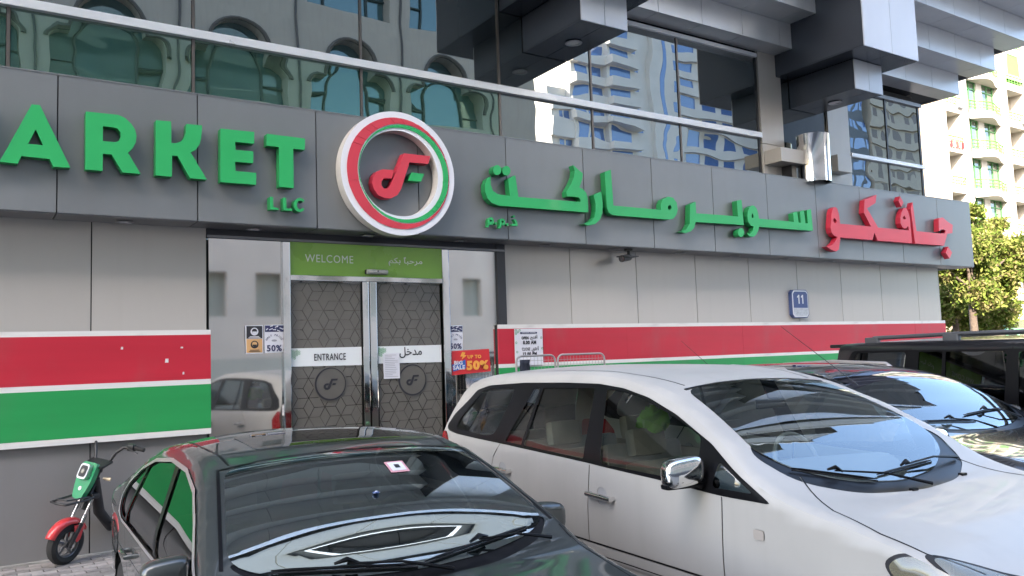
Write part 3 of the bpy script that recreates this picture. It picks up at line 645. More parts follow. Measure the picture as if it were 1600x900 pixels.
def rounded(poly, r, n=4):
    """rounds the corners of a polygon"""
    o = []; N = len(poly)
    for i in range(N):
        p0, p, p1 = (np.array(poly[k % N], float) for k in (i - 1, i, i + 1)); a, b = p0 - p, p1 - p; la, lb = np.linalg.norm(a), np.linalg.norm(b); q = min(r, la * .45, lb * .45)
        s, e = p + a / la * q, p + b / lb * q
        for t in np.linspace(0, 1, n + 1): o.append(tuple((1 - t)**2 * s + 2 * t * (1 - t) * p + t * t * e))
    return o
def grow(poly, d):
    P_ = np.array(poly, float); c = P_.mean(0); area = sum(P_[i - 1][0] * P_[i][1] - P_[i][0] * P_[i - 1][1] for i in range(len(P_))); sg = 1 if area > 0 else -1; o = []
    for i in range(len(P_)):
        a, p, b = P_[i - 1], P_[i], P_[(i + 1) % len(P_)]; t = b - a; t /= (np.linalg.norm(t) + 1e-9); n = np.array([t[1], -t[0]]) * sg; o.append(tuple(p + n * d))
    return o
def strip(line, wd):
    L = np.array(line, float); o1, o2 = [], []
    for i in range(len(L)):
        t = L[min(i + 1, len(L) - 1)] - L[max(i - 1, 0)]; t /= np.linalg.norm(t); n = np.array([-t[1], t[0]]) * wd / 2; o1.append(tuple(L[i] + n)); o2.append(tuple(L[i] - n))
    return o1 + o2[::-1]
def surface(outline, regions, sp, F, parent, origin=None, base=None):
    """cuts the outline into the named regions (later ones lie on top), lifts them on the surface F and links one object per region"""
    def inset_ok(p): return True
    verts, edges = [], []
    def loop(poly):
        q = dens(poly, sp); b = len(verts); verts.extend(q); edges.extend((b + i, b + (i + 1) % len(q)) for i in range(len(q)))
    loop(outline)
    for r in regions: loop(r['poly'])
    A = np.array(verts); mn, mx = A.min(0), A.max(0)
    gx, gy = np.meshgrid(np.arange(mn[0] + sp * .5, mx[0], sp), np.arange(mn[1] + sp * .43, mx[1], sp)); g = np.stack([gx.ravel(), gy.ravel()], 1)
    g = g[inside(g, outline)]
    d = np.full(len(g), 9.)
    for k in range(0, len(A), 200): d = np.minimum(d, np.sqrt(((g[:, None] - A[None, k:k + 200])**2).sum(2)).min(1))
    g = g[d > sp * .45]
    verts += [tuple(p) for p in g]
    vo, eo, fo, *_ = delaunay_2d_cdt([Vector(v) for v in verts], edges, [], 0, 1e-5)
    V = np.array([tuple(v) for v in vo]); T = np.array([f for f in fo if len(f) == 3]); cen = V[T].mean(1)
    keep = inside(cen, outline); T = T[keep]; cen = cen[keep]; reg = np.full(len(T), -1)
    for i, r in enumerate(regions): reg[inside(cen, r['poly'])] = i
    e = 1e-3; outs = {}
    P0 = F(V[:, 0], V[:, 1]); Pu = F(V[:, 0] + e, V[:, 1]); Pv = F(V[:, 0], V[:, 1] + e); Pum = F(V[:, 0] - e, V[:, 1]); Pvm = F(V[:, 0], V[:, 1] - e)
    N = np.cross(Pu - Pum, Pv - Pvm); N /= (np.linalg.norm(N, axis=1)[:, None] + 1e-12)
    return V, T, reg, P0, N
def emit(name, mats, V3, N3, T, parent, off=0., flip=False, label=None):
    used = np.unique(T); mp = {int(k): i for i, k in enumerate(used)}; vs = V3[used] + N3[used] * off
    me = bpy.data.meshes.new(name); tr = [tuple(mp[int(i)] for i in (t[::-1] if flip else t)) for t in T]
    me.from_pydata([tuple(v) for v in vs], [], tr); me.materials.append(mats)
    me.polygons.foreach_set('use_smooth', [True] * len(me.polygons)); me.normals_split_custom_set_from_vertices([tuple(n) for n in N3[used]])
    o = link(name, me, parent)
    if label: o['label'] = label
    return o

m_tyre = mat('tyre_rubber', (.02, .02, .02), .85, bump=.001, bscale=60); m_rimal = mat('alloy_rim', (.45, .46, .47), .3, metal=.8)
m_trimblack = mat('black_trim', (.006, .006, .007), .3, spec=.22); m_seam = mat('seam_shadow', (.006, .006, .007), .9)
m_cabin = mat('cabin_dark', (.035, .035, .034), .9, var=.3, vscale=5); m_beige = mat('beige_seat', (.27, .235, .19), .85, var=.15, vscale=9, bump=.003, bscale=30)
m_wind = glassmat('windscreen_glass', (.78, .87, .85), (0, 0, 0), refl=.18, through=1.0, fres=1.5, refl_tint=(.92, .99, 1))
m_wind2 = glassmat('saloon_windscreen_glass', (.50, .60, .58), (0, 0, 0), refl=.56, through=1.0, fres=1.5, refl_tint=(.90, 1, .99))
m_side = glassmat('car_side_glass', (.66, .74, .71), (0, 0, 0), refl=.045, through=1.0, fres=1.45)
m_tint = glassmat('dark_car_glass', (.05, .055, .055), (.004, .004, .004), refl=.10, through=1.0, fres=1.6)
m_tint2 = glassmat('privacy_glass', (.055, .06, .065), (.004, .004, .004), refl=.05, through=1.0, fres=1.45)
m_lamp = glassmat('lamp_glass', (.8, .8, .75), (.5, .48, .40), refl=.06, through=.45, fres=1.4)
m_reflector = mat('lamp_reflector', (.62, .60, .52), .22, metal=.5, bump=.004, bscale=20)
m_taillamp = mat('tail_lamp_red', (.30, .012, .015), .2, coat=.6)

def make_car(name, loc, rz, S):
    root = empty(name, loc, rz, label=S['label'], cat='car')
    ztop = curve(S['ztop']); zc = curve(S['zc']); W = curve(S['W']); y0, y1 = S['ztop'][0][0], S['ztop'][-1][0]; zb, tum, zsill = S['zb'], S['tum'], S.get('zsill', .26); r0 = S.get('r', .07); bul = S.get('bulge', .05)
    rr = lambda y: r0
    def hw(y, z):
        z = np.asarray(z, float); zt = ztop(y); base = W(y) - bul * np.clip((S.get('zmax', .72) - z) / .5, 0, 1)**2
        up = z - zb; base = base - tum * np.where(up > .12, up - .06, np.where(up > 0, up * up / .24, 0))
        s = zt - z; q = np.clip(1 - s / r0, 0, 1) * .82
        return base - r0 * (1 - np.sqrt(1 - q * q))
    D0 = r0 * (1 - math.sqrt(1 - .82**2))
    def topz(x, y):
        xe = hw(y, ztop(y)); a = np.clip(np.abs(x) / xe, 0, 1.2); t = xe - np.abs(x); q = np.clip(1 - t / r0, 0, 1) * .82
        dr = r0 * (1 - np.sqrt(1 - q * q)); cr = zc(y) - ztop(y) - D0
        return ztop(y) + D0 + cr * (1 - a**2.2) - dr * 1.0
    yf = curve(S.get('yf', [(0, y0), (2, y0 + .001)])); yr = curve(S.get('yr', [(0, y1), (2, y1 - .001)]))
    warp = lambda y, z: y
    # side outline (y,z) with wheel arches
    yy = np.linspace(y0, y1, 60); top = [(float(a), float(ztop(a))) for a in yy]
    bot = []; wr = S['wheel_r']
    for wy in sorted(S['wheels'], reverse=True):
        bot.append(('arch', wy))
    bl_ = [(y1, zsill + .12)]
    for _, wy in bot:
        ra = wr + .05; zc0 = wr; dz = zc0 - zsill; hx_ = math.sqrt(max(ra * ra - dz * dz, .01)); a0 = math.degrees(math.atan2(-dz, hx_))
        bl_ += [(wy + ra * math.cos(R(t)), zc0 + ra * math.sin(R(t))) for t in np.linspace(a0, 180 - a0, 18)]
    bl_.append((y0, zsill + .12))
    outline = top[::-1] and (top + bl_)
    zr_ = lambda z: z
    def Fside(sgn):
        def F(y, z):
            # the ends lean: rear end curve yr(z), front end curve yf(z)
            t = np.clip((y - (y1 - .5)) / .5, 0, 1); y2 = y + t * t * (yr(z) - y1); t2 = np.clip(((y0 + .4) - y) / .4, 0, 1); y2 = y2 + t2 * t2 * (yf(z) - y0)
            return np.stack([sgn * hw(y, z), y2, z], 1)
        return F
    for sgn in (-1, 1):
        regs = []
        for d in S['doors']: regs.append(dict(n='door', poly=d, m=S['paint'], off=0))
        for ln in S['seams']: regs.append(dict(n='seam', poly=strip(dens(ln, .08, False), .008), m=m_seam, off=-.004))
        for f_ in S['frames']: regs.append(dict(n='window_frame', poly=f_, m=S.get('frame_mat', m_trimblack), off=.002))
        for g_ in S['glass']: regs.append(dict(n='side_window', poly=g_, m=S.get('side_glass', m_side), off=-.006))
        for n_, p_, mm, of in S.get('extra_side', []): regs.append(dict(n=n_, poly=p_, m=mm, off=of))
        V, T, reg, P3, N = surface(outline, regs, S.get('sp', .05), Fside(sgn), root)
        flip = np.sign((N[:, 0] * sgn).mean()) < 0
        Nn = -N if flip else N
        emit('body_side', S['paint'], P3, Nn, T[reg == -1], root, 0, flip=(flip))
        for i, r in enumerate(regs):
            if (reg == i).any(): emit(r['n'], r['m'], P3, Nn, T[reg == i], root, r['off'], flip=flip, label=r.get('label'))
    # top: hood, cowl, windscreen, roof, rear window, tail deck
    ys = np.linspace(y0, y1, 60); ol = [(float(hw(a, ztop(a))), float(a)) for a in ys]; outline2 = ol + [(-x, a) for x, a in ol[::-1]]
    regs = []
    for n_, p_, mm, of in S['top']: regs.append(dict(n=n_, poly=p_, m=mm, off=of))
    def Ftop(x, y):
        z = topz(x, y); t = np.clip((y - (y1 - .5)) / .5, 0, 1); y2 = y + t * t * (yr(z) - y1); t2 = np.clip(((y0 + .4) - y) / .4, 0, 1); y2 = y2 + t2 * t2 * (yf(z) - y0)
        return np.stack([x, y2, z], 1)
    V, T, reg, P3, N = surface(outline2, regs, S.get('sp', .05), Ftop, root); flip = N[:, 2].mean() < 0; Nn = -N if flip else N
    emit('body_top', S['paint'], P3, Nn, T[reg == -1], root, 0, flip=flip)
    for i, r in enumerate(regs):
        if (reg == i).any(): emit(r['n'], r['m'], P3, Nn, T[reg == i], root, r['off'], flip=flip)
    # front and rear ends
    for end, yy0, bow, key in ((-1, y0, S.get('fbow', .22), 'front'), (1, y1, S.get('rbow', .10), 'rear')):
        zt = float(ztop(yy0)); zl = zsill + .12
        def Fend(x, z, yy0=yy0, bow=bow, end=end, zt=zt):
            h = hw(yy0, np.minimum(z, zt)); a = np.clip(np.abs(x) / h, 0, 1); lean = (yr(z) if end > 0 else yf(z))
            return np.stack([x, lean + end * bow * (1 - a**(3.2 if end > 0 else 2.0)), z], 1)
        xs_ = np.linspace(-1, 1, 41); xe = float(hw(yy0, zt))
        tp = [(float(xe * a), float(topz(xe * a, yy0))) for a in xs_]
        zs_ = np.linspace(zt, zl, 14)[1:]; rt = [(float(hw(yy0, q)), float(q)) for q in zs_]
        outl = tp + rt + [(-x, q) for x, q in rt[::-1]]
        regs = [dict(n=n_, poly=p_, m=mm, off=of) for n_, p_, mm, of in S.get(key, [])]
        V, T, reg, P3, N = surface(outl, regs, .05, Fend, root); flip = (N[:, 1].mean() * end) < 0; Nn = -N if flip else N
        # bridge the bow at the top with a lip
        emit('bumper', S['paint'], P3, Nn, T[reg == -1], root, 0, flip=flip)
        for i, r in enumerate(regs):
            if (reg == i).any(): emit(r['n'], r['m'], P3, Nn, T[reg == i], root, r['off'], flip=flip)
        lip = MB(); n = len(xs_)
        A = Fend(np.array([p[0] for p in tp]), np.array([p[1] for p in tp])); B = Ftop(np.array([p[0] for p in tp]), np.full(n, yy0))
        for i in range(n): lip.v += [tuple(A[i]), tuple(B[i])]
        for i in range(n - 1): lip.f.append((2 * i, 2 * i + 1, 2 * i + 3, 2 * i + 2)); lip.mi.append(0)
        lip.build('bumper_lip', S['paint'], root, sm=60)
    # floor, cabin tub, wheels
    Wm = float(W(0)) - .16
    MB().box((-Wm, y0 + .25, .22), (Wm, y1 - .25, .42)).build('floor_pan', m_cabin, root)
    cb = S['cabin']
    for e_ in (-1, 1): MB().box((min(e_ * (Wm + .02), e_ * (Wm + .04)), cb[0], .40), (max(e_ * (Wm + .02), e_ * (Wm + .04)), cb[1], S['zb'] - .08)).build('door_lining', S.get('trim', m_cabin), root)
    for wy in S['wheels']:
        for sgn in (-1, 1):
            tw = .11; x = sgn * (float(W(wy)) - .13)
            wh = MB().lathe([(wr * .62, -tw), (wr * .93, -tw), (wr * .985, -tw * .85), (wr, -tw * .5), (wr, tw * .5), (wr * .985, tw * .85), (wr * .93, tw), (wr * .62, tw)], (0, 0, 0), 'X', 36).build('wheel', m_tyre, root, sm=35, loc=(x, wy, wr))
            rm = MB().lathe([(wr * .63, -sgn * tw), (wr * .63, sgn * tw * .9), (wr * .60, sgn * tw * .9), (wr * .56, sgn * tw * .3), (.02, sgn * tw * .3)], (0, 0, 0), 'X', 30)
            for k in range(5):
                a = R(72 * k); c_, s_ = math.cos(a), math.sin(a)
                rm.tube([(sgn * tw * .75, 0, 0), (sgn * tw * .7, c_ * wr * .3, s_ * wr * .3), (sgn * tw * .78, c_ * wr * .6, s_ * wr * .6)], [.045, .03, .035], 6)
            rm.build('rim', m_rimal, wh, sm=40)
            MB().lathe([(wr + .045, -.16), (wr + .045, .10)], (0, 0, 0), 'X', 30).build('wheel_housing', m_seam, root, loc=(x - sgn * .05, wy, wr))
    def seat(x, y, z=.42, m=m_cabin, head=True, w_=.25, hgt=.62, tilt=.16, name='seat'):
        s = MB(); s.add(*rbox((x - w_, y - .30, z), (x + w_, y + .24, z + .17))); o = s.build(name, m, root, sm=50, bevel=.04)
        b_ = MB().add(*rbox((-w_, -.06, 0), (w_, .08, hgt))).build('backrest', m, o, sm=50, bevel=.05); b_.location = (x, y + .22, z + .10); b_.rotation_euler = (-tilt, 0, 0)
        if head:
            h_ = MB().add(*rbox((-.14, -.05, 0), (.14, .06, .19))).build('headrest', m, o, sm=50, bevel=.045); h_.location = (x, y + .24 + hgt * math.sin(tilt), z + .12 + hgt); h_.rotation_euler = (-tilt, 0, 0)
        return o
    def rbox(a, b): m_ = MB().box(a, b); return m_.v, m_.f
    for q in S['seats']: seat(*q[:2], **(q[2] if len(q) > 2 else {}))
    dy = S['dash']
    ds = MB().tube([(-Wm, dy, S['zb'] - .16), (0, dy - .03, S['zb'] - .12), (Wm, dy, S['zb'] - .16)], [.2, .19, .2], 14).build('dashboard', S.get('dashmat', m_cabin), root, sm=50); ds.scale = (1, 1, 1)
    MB().box((-Wm, dy - .75, S['zb'] - .30), (Wm, dy - .0, S['zb'] - .10)).build('dash_top', S.get('dashmat', m_cabin), root, bevel=.03)
    sw = MB().tube([(.19 * math.cos(a), .19 * math.sin(a) * .35, .19 * math.sin(a)) for a in np.linspace(0, 2 * math.pi, 24, endpoint=False)], .016, 8, closed=True).tube([(-.18, 0, 0), (.18, 0, 0)], .02, 6).tube([(0, 0, 0), (0, -.3, -.12)], .03, 8).build('steering_wheel', S.get('wheelmat', m_cabin), root, sm=50, loc=(.37, dy + .34, S['zb'] - .03))
    # mirrors
    for sgn in (-1, 1):
        mx_, my_, mz_ = S['mirror']; hx2, hy2, hz2 = S.get('mirror_size', (.115, .06, .085))
        mi = MB(); nn = 10
        mi.ball((0, 0, 0), 1, 24, 16)
        for i, v in enumerate(mi.v):
            p = [math.copysign(abs(c) ** .55, c) for c in v]; p[0] *= hx2; p[1] *= hy2 * (1.0 if p[1] < 0 else .55); p[2] *= hz2; p[2] += -.1 * p[0] * sgn; mi.v[i] = tuple(p)
        m_ = mi.build('wing_mirror', S['mirror_mat'], root, sm=60, loc=(sgn * mx_, my_, mz_)); m_.rotation_euler = (0, 0, sgn * .12)
        MB().prism(rounded([(-hx2 * .8, -hz2 * .75), (hx2 * .8, -hz2 * .75), (hx2 * .8, hz2 * .75), (-hx2 * .8, hz2 * .75)], .03), hy2 * .52, hy2 * .60).build('mirror_glass', m_chrome, m_)
        MB().tube([(-sgn * hx2 * .6, 0, -hz2 * .7), (-sgn * (hx2 + .10), .02, -hz2 * 1.1)], [.032, .04], 8).build('mirror_foot', S.get('mirror_foot', m_trimblack), m_, sm=50)
        MB().box((-hx2 * .95, -hy2 * .5, -hz2 * 1.12), (hx2 * .95, hy2 * .5, -hz2 * .75)).build('mirror_base', m_trimblack, m_, bevel=.015)
    # wipers
    for i, wp in enumerate(S['wipers']):
        if False: pass
        def on_glass(x, y, h=.012): p = Ftop(np.array([x]), np.array([y]))[0]; return Vector(p) + Vector((0, -h * .5, h))
        a, b, piv = wp
        pts = [on_glass(a[0] + (b[0] - a[0]) * t, a[1] + (b[1] - a[1]) * t, .012) for t in np.linspace(0, 1, 9)]
        wo = MB().tube(pts, [.003] + [.0065] * 7 + [.003], 6).build('wiper', m_trimblack, root, sm=50)
        MB().tube([p + Vector((0, -.004, -.010)) for p in pts], .004, 4).build('wiper_rubber', m_seam, wo)
        mid = pts[4] + Vector((0, -.006, .016)); pv_ = on_glass(piv[0], piv[1], .012)
        MB().tube([pv_, pv_.lerp(mid, .5) + Vector((0, -.01, .022)), mid], [.010, .006, .005], 6).build('wiper_arm', m_trimblack, wo, sm=50)
        MB().tube([mid + (pts[6] - pts[4]) * -.35, mid + Vector((0, -.004, .018)), mid + (pts[6] - pts[4]) * .35], [.006, .012, .006], 6).build('wiper_joint', m_trimblack, wo, sm=50)
    root['_'] = 0; del root['_']
    return root, Ftop, Fside, hw, ztop

# ---- white people carrier
m_vwhite = mat('white_car_paint', (.42, .405, .375), .5, coat=.12, var=.05, vscale=2.2, grime=.10)
w_ = m_vwhite
vz = [(-1.50, .74), (-1.38, .86), (-1.1, .985), (-.8, 1.06), (-.5, 1.115), (-.30, 1.17), (-.08, 1.295), (.11, 1.40), (.455, 1.542), (.74, 1.632), (1.0, 1.685), (1.3, 1.715), (1.7, 1.725), (2.3, 1.715), (2.9, 1.69), (3.2, 1.665), (3.42, 1.62)]
vc = [(-1.50, .80), (-1.35, .91), (-1.05, 1.02), (-.7, 1.088), (-.50, 1.11), (-.42, 1.135), (-.08, 1.335), (.11, 1.438), (.455, 1.60), (.65, 1.668), (.8, 1.70), (1.05, 1.732), (1.5, 1.765), (2.2, 1.775), (2.9, 1.755), (3.42, 1.70)]
FR = [(3.40, 1.265), (3.36, 1.385), (3.13, 1.59), (2.904, 1.632), (2.323, 1.662), (1.725, 1.67), (1.308, 1.668), (1.017, 1.643), (.74, 1.592), (.455, 1.506), (.112, 1.368), (-.08, 1.259), (-.36, 1.115), (.009, 1.115), (.504, 1.14), (1.047, 1.158), (1.265, 1.168), (2.478, 1.20), (3.22, 1.215), (3.36, 1.23)]
q = [(3.265, 1.259), (3.238, 1.365), (3.05, 1.565), (2.886, 1.604), (2.446, 1.617), (2.453, 1.545), (2.56, 1.262), (2.7, 1.24)]
rr1 = [(2.368, 1.222), (2.14, 1.623), (2.06, 1.625), (2.11, 1.212)]; rr2 = [(2.07, 1.212), (2.02, 1.626), (1.343, 1.637), (1.271, 1.187)]
ff = [(1.074, 1.175), (1.20, 1.632), (1.056, 1.625), (.824, 1.59), (.451, 1.488), (.20, 1.395), (.16, 1.16), (.517, 1.165)]
tt = [(.02, 1.285), (-.244, 1.152), (.05, 1.152)]
seamB = [(1.20, 1.155), (1.235, .9), (1.25, .45)]; seamA = [(-.02, 1.11), (-.01, .9), (0, .45)]; seamR = [(2.44, 1.2), (2.55, 1.09), (2.60, .98), (2.50, .80), (2.36, .62), (2.33, .45)]
door_f = [(-.015, 1.10), (1.197, 1.155), (1.232, .9), (1.247, .45), (0, .45), (-.01, .9)]; door_r = [(1.205, 1.155), (2.43, 1.2), (2.54, 1.09), (2.59, .98), (2.49, .80), (2.35, .62), (2.32, .45), (1.255, .45), (1.24, .9)]
mould = [(-.02, .585), (-.02, .665), (2.36, .665), (2.32, .585)]
def rr_poly(cy, cz, a, b, r_=.03): return rounded([(cy - a, cz - b), (cy + a, cz - b), (cy + a, cz + b), (cy - a, cz + b)], r_)
hood_seam = [(-.62, -.27), (-.80, -.62), (-.845, -.9), (-.82, -1.1), (-.70, -1.28)]
ws = [(-.725, -.06), (-.62, -.21), (-.35, -.35), (0, -.40), (.35, -.35), (.62, -.21), (.725, -.06), (.70, .1), (.60, .61), (.3, .64), (0, .65), (-.3, .64), (-.60, .61), (-.70, .1)]
cowl = [(-.77, -.10), (-.67, -.31), (-.40, -.46), (0, -.51), (.40, -.46), (.67, -.31), (.76, -.10), (.70, -.0), (0, -.20), (-.70, -.0)]
S = dict(label='white people carrier with chrome wing mirrors, parked nose out beside the dark saloon', paint=m_vwhite, ztop=vz, zc=vc, r=.05, W=[(-1.5, .74), (-1.35, .82), (-1.0, .895), (-.5, .925), (0, .93), (2.8, .93), (3.2, .905), (3.42, .87)], zb=1.13, tum=.38, zmax=.85, wheel_r=.33, wheels=(-.78, 2.75), bulge=.05,
    yr=[(0, 3.68), (.9, 3.70), (1.15, 3.66), (1.35, 3.60), (1.62, 3.42), (1.8, 3.3)], yf=[(0, -1.52), (.5, -1.55), (.8, -1.48), (1.0, -1.4)],
    doors=[door_f, door_r], seams=[seamA, seamB, seamR], frames=[rounded(FR, .03, 2)], glass=[rounded(q, .06), rr1, rounded(rr2, .02), rounded(ff, .03), rounded(tt, .03)],
    extra_side=[('side_moulding', mould, m_vwhite, .012), ('moulding_groove', strip([(-.02, .667), (2.36, .667)], .008), m_seam, .004), ('moulding_groove', strip([(-.02, .60), (2.32, .60)], .006), m_seam, .014), ('handle_recess', rr_poly(1.07, .972, .055, .055, .05), mat('white_paint_recess', (.36, .36, .36), .4, coat=.3), -.003), ('handle_recess', rr_poly(2.40, 1.005, .055, .055, .05), mat('white_paint_recess', (.5, .5, .5), .4), -.003),
        ('side_lamp', rr_poly(-.27, .958, .034, .024, .012), mat('clear_lamp', (.42, .38, .34), .15, coat=.8), .006), ('headlight_rim', rounded([(-.945, .955), (-1.01, 1.005), (-1.16, 1.0), (-1.43, .85), (-1.43, .64), (-1.2, .70), (-1.03, .83)], .05), m_dark, .003), ('headlight', rounded([(-.965, .945), (-1.02, .99), (-1.15, 1.0), (-1.42, .84), (-1.42, .66), (-1.2, .72), (-1.05, .84)], .05), MATS['aged_lamp_lens'] if 'aged_lamp_lens' in MATS else glassmat('aged_lamp_lens', (.85, .82, .62), (.36, .34, .24), refl=.07, through=.55, fres=1.4), .006), ('tail_light', rounded([(3.30, .80), (3.42, .80), (3.42, 1.22), (3.38, 1.22), (3.30, 1.1)], .03), m_taillamp, .006)],
    top=[('headlight_rim', rounded([(-.845, -1.09), (-.77, -1.13), (-.60, -1.29), (-.46, -1.37), (-.70, -1.44), (-.86, -1.34)], .03), m_dark, .002), ('headlight', rounded([(-.835, -1.125), (-.765, -1.16), (-.61, -1.305), (-.52, -1.365), (-.70, -1.41), (-.84, -1.32)], .03), glassmat('aged_lamp_lens', (.85, .82, .62), (.36, .34, .24), refl=.07, through=.55, fres=1.4), .004), ('cowl', rounded(cowl, .12, 5), m_trimblack, -.004), ('windscreen', rounded(ws, .10, 4), m_wind, .002), ('hood_seam', strip(dens(hood_seam, .06, False), .009), m_seam, .001), ('hood_seam', strip(dens([(-x, y) for x, y in hood_seam], .06, False), .009), m_seam, .001),
        ('roof_seam', strip(dens([(-.545, .68), (-.60, 1.1), (-.62, 2.0), (-.60, 3.2)], .08, False), .010), m_trimblack, .001), ('roof_seam', strip(dens([(.545, .68), (.60, 1.1), (.62, 2.0), (.60, 3.2)], .08, False), .010), m_trimblack, .001), ('windscreen_seal', strip(dens([(-.60, .615), (-.3, .645), (0, .655), (.3, .645), (.60, .615)], .06, False), .022), m_trimblack, .003)],
    rear=[('rear_window', rounded([(-.62, 1.15), (.62, 1.15), (.55, 1.55), (-.55, 1.55)], .06), m_tint, .004), ('tail_light', rounded([(-.84, .78), (-.70, .78), (-.68, 1.22), (-.84, 1.22)], .03), m_taillamp, .008), ('tail_light', rounded([(.70, .78), (.84, .78), (.84, 1.22), (.68, 1.22)], .03), m_taillamp, .008), ('plate_trim', [(-.4, .96), (.4, .96), (.4, 1.0), (-.4, 1.0)], m_chrome, .012), ('tailgate_seam', strip([(-.68, .70), (.68, .70)], .01), m_seam, .001)],
    front=[('grille', rounded([(-.34, .58), (.34, .58), (.38, .72), (-.38, .72)], .03), m_trimblack, .003), ('air_intake', rounded([(-.5, .40), (.5, .40), (.46, .50), (-.46, .50)], .02), m_trimblack, .002), ('headlight', rounded([(-.74, .60), (-.46, .58), (-.50, .72), (-.70, .76)], .03), m_lamp, .005), ('headlight', rounded([(.46, .58), (.74, .60), (.70, .76), (.50, .72)], .03), m_lamp, .005)],
    cabin=(-.1, 3.4), trim=m_beige, seats=[(-.38, .95, dict(m=m_beige)), (.38, .95, dict(m=m_beige)), (-.42, 1.95, dict(m=m_beige, w_=.3)), (.3, 1.95, dict(m=m_beige, w_=.38)), (0, 2.75, dict(m=m_beige, w_=.6, head=False))], dash=.32, dashmat=mat('grey_dashboard', (.26, .26, .25), .7), wheelmat=mat('grey_wheel', (.34, .33, .31), .6),
    mirror=(1.055, .14, 1.235), mirror_size=(.12, .07, .078), mirror_mat=m_chrome, wipers=[((-.64, -.22), (-.18, -.375), (.12, -.48)), ((-.14, -.345), (.38, -.30), (.62, -.30))])
van, FtV, FsV, hwV, ztV = make_car('white_people_carrier', (4.2549, 2.9976, 0), R(-5), S)
def side_pt(Fs, y, z, off=0): 
    p = Fs(np.array([y]), np.array([z]))[0]; return Vector(p) + Vector((math.copysign(off, p[0]), 0, 0))
for sgn in (-1, 1):
    for y_, z_ in ((1.06, .975), (2.39, 1.008)):
        a = side_pt(FsV(sgn), y_ - .13, z_ - .003, .035); b = side_pt(FsV(sgn), y_ + .13, z_ + .003, .035); a0 = side_pt(FsV(sgn), y_ - .12, z_, .0); b0 = side_pt(FsV(sgn), y_ + .12, z_, .0)
        MB().tube([a0, a, a.lerp(b, .5), b, b0], [.012, .017, .019, .017, .012], 10).build('door_handle', m_chrome, van, sm=50)
for x_, y_ in ((-.05, -.50), (.46, -.44)):
    p = FtV(np.array([x_]), np.array([y_]))[0]; MB().box((p[0] - .022, p[1] - .012, p[2] - .004), (p[0] + .022, p[1] + .016, p[2] + .012)).build('washer_nozzle', m_trimblack, van, bevel=.005)
for sgn in (-1, 1):
    hl_ = MB().lathe([(.012, .02), (.04, .0), (.065, -.03), (.075, -.05)], (0, 0, 0), 'Y', 24).build('lamp_reflector', m_reflector, van, sm=60, loc=(sgn * .76, -1.19, .835)); hl_.rotation_euler = (R(-35), 0, sgn * R(-25))
    MB().ball((0, -.015, 0), .022, 12, 8).build('bulb', m_chrome, hl_, sm=60)
# aerial on the far pillar, green cloth over a seat, mirror inside
MB().tube([(.70, .40, 1.60), (.60, .95, 2.02)], [.003, .0015], 6).build('aerial', m_trimblack, van)
cl = MB().ball((-.30, 1.32, 1.40), 1, 16, 10, (.13, .09, .09)); rnd = random.Random(2); cl.v = [(v[0] + rnd.uniform(-.03, .03), v[1] + rnd.uniform(-.03, .03), v[2] + rnd.uniform(-.045, .02)) for v in cl.v]
tag(cl.build('green_jacket', mat('lime_cloth', (.16, .36, .04), .8), None, sm=70), 'lime green jacket thrown over the front headrest inside the white people carrier', 'jacket')
bpy.data.objects['green_jacket'].matrix_world = van.matrix_basis.copy()
MB().box((-.12, .50, 1.49), (.12, .52, 1.55)).build('inside_mirror', m_trimblack, van, bevel=.01)

# ---- dark grey saloon
m_dgrey = mat('dark_grey_metallic_paint', (.046, .053, .051), .34, metal=.35, coat=1.0, var=.0)
m_dtrim = mat('grey_satin_moulding', (.50, .47, .46), .32, metal=.65)
vz = [(-2.15, .62), (-2.0, .72), (-1.6, .84), (-1.1, .915), (-.85, .965), (-.6, 1.085), (-.29, 1.235), (-.04, 1.335), (.28, 1.40), (.71, 1.412), (1.19, 1.372), (1.53, 1.29), (1.86, 1.175), (2.15, 1.085), (2.5, 1.035), (2.72, 1.0)]
vc = [(-2.15, .70), (-1.95, .80), (-1.5, .90), (-1.1, .945), (-.95, .955), (-.88, .98), (-.5, 1.185), (-.2, 1.325), (0, 1.402), (.35, 1.452), (.8, 1.475), (1.3, 1.452), (1.6, 1.40), (1.9, 1.285), (2.2, 1.12), (2.35, 1.075), (2.72, 1.05)]
DLO = [(-.78, .955), (-.55, 1.055), (-.29, 1.185), (-.04, 1.290), (.28, 1.352), (.71, 1.366), (1.15, 1.33), (1.45, 1.255), (1.66, 1.15), (1.70, 1.08), (1.62, 1.0), (1.5, .965), (.5, .948), (0, .942)]
gA = [(-.70, .955), (-.50, 1.065), (-.28, 1.175), (-.04, 1.28), (.26, 1.340), (.50, 1.354), (.25, .952), (-.2, .948)]
gB = [(.59, 1.356), (.73, 1.356), (1.14, 1.322), (1.28, 1.285), (1.31, .965), (.31, .953)]
gC = [(1.32, 1.272), (1.43, 1.24), (1.63, 1.14), (1.64, 1.08), (1.57, 1.015), (1.48, .985), (1.36, .978)]
ws = [(-.77, -.68), (-.62, -.78), (-.35, -.86), (0, -.89), (.35, -.86), (.62, -.78), (.77, -.68), (.635, -.02), (.35, .01), (0, .02), (-.35, .01), (-.635, -.02)]
cowl = [(-.80, -.66), (-.66, -.82), (-.38, -.93), (0, -.97), (.38, -.93), (.66, -.82), (.80, -.66), (0, -.85)]
rw = [(-.60, 1.62), (0, 1.66), (.60, 1.62), (.66, 2.10), (.3, 2.2), (0, 2.22), (-.3, 2.2), (-.66, 2.10)]
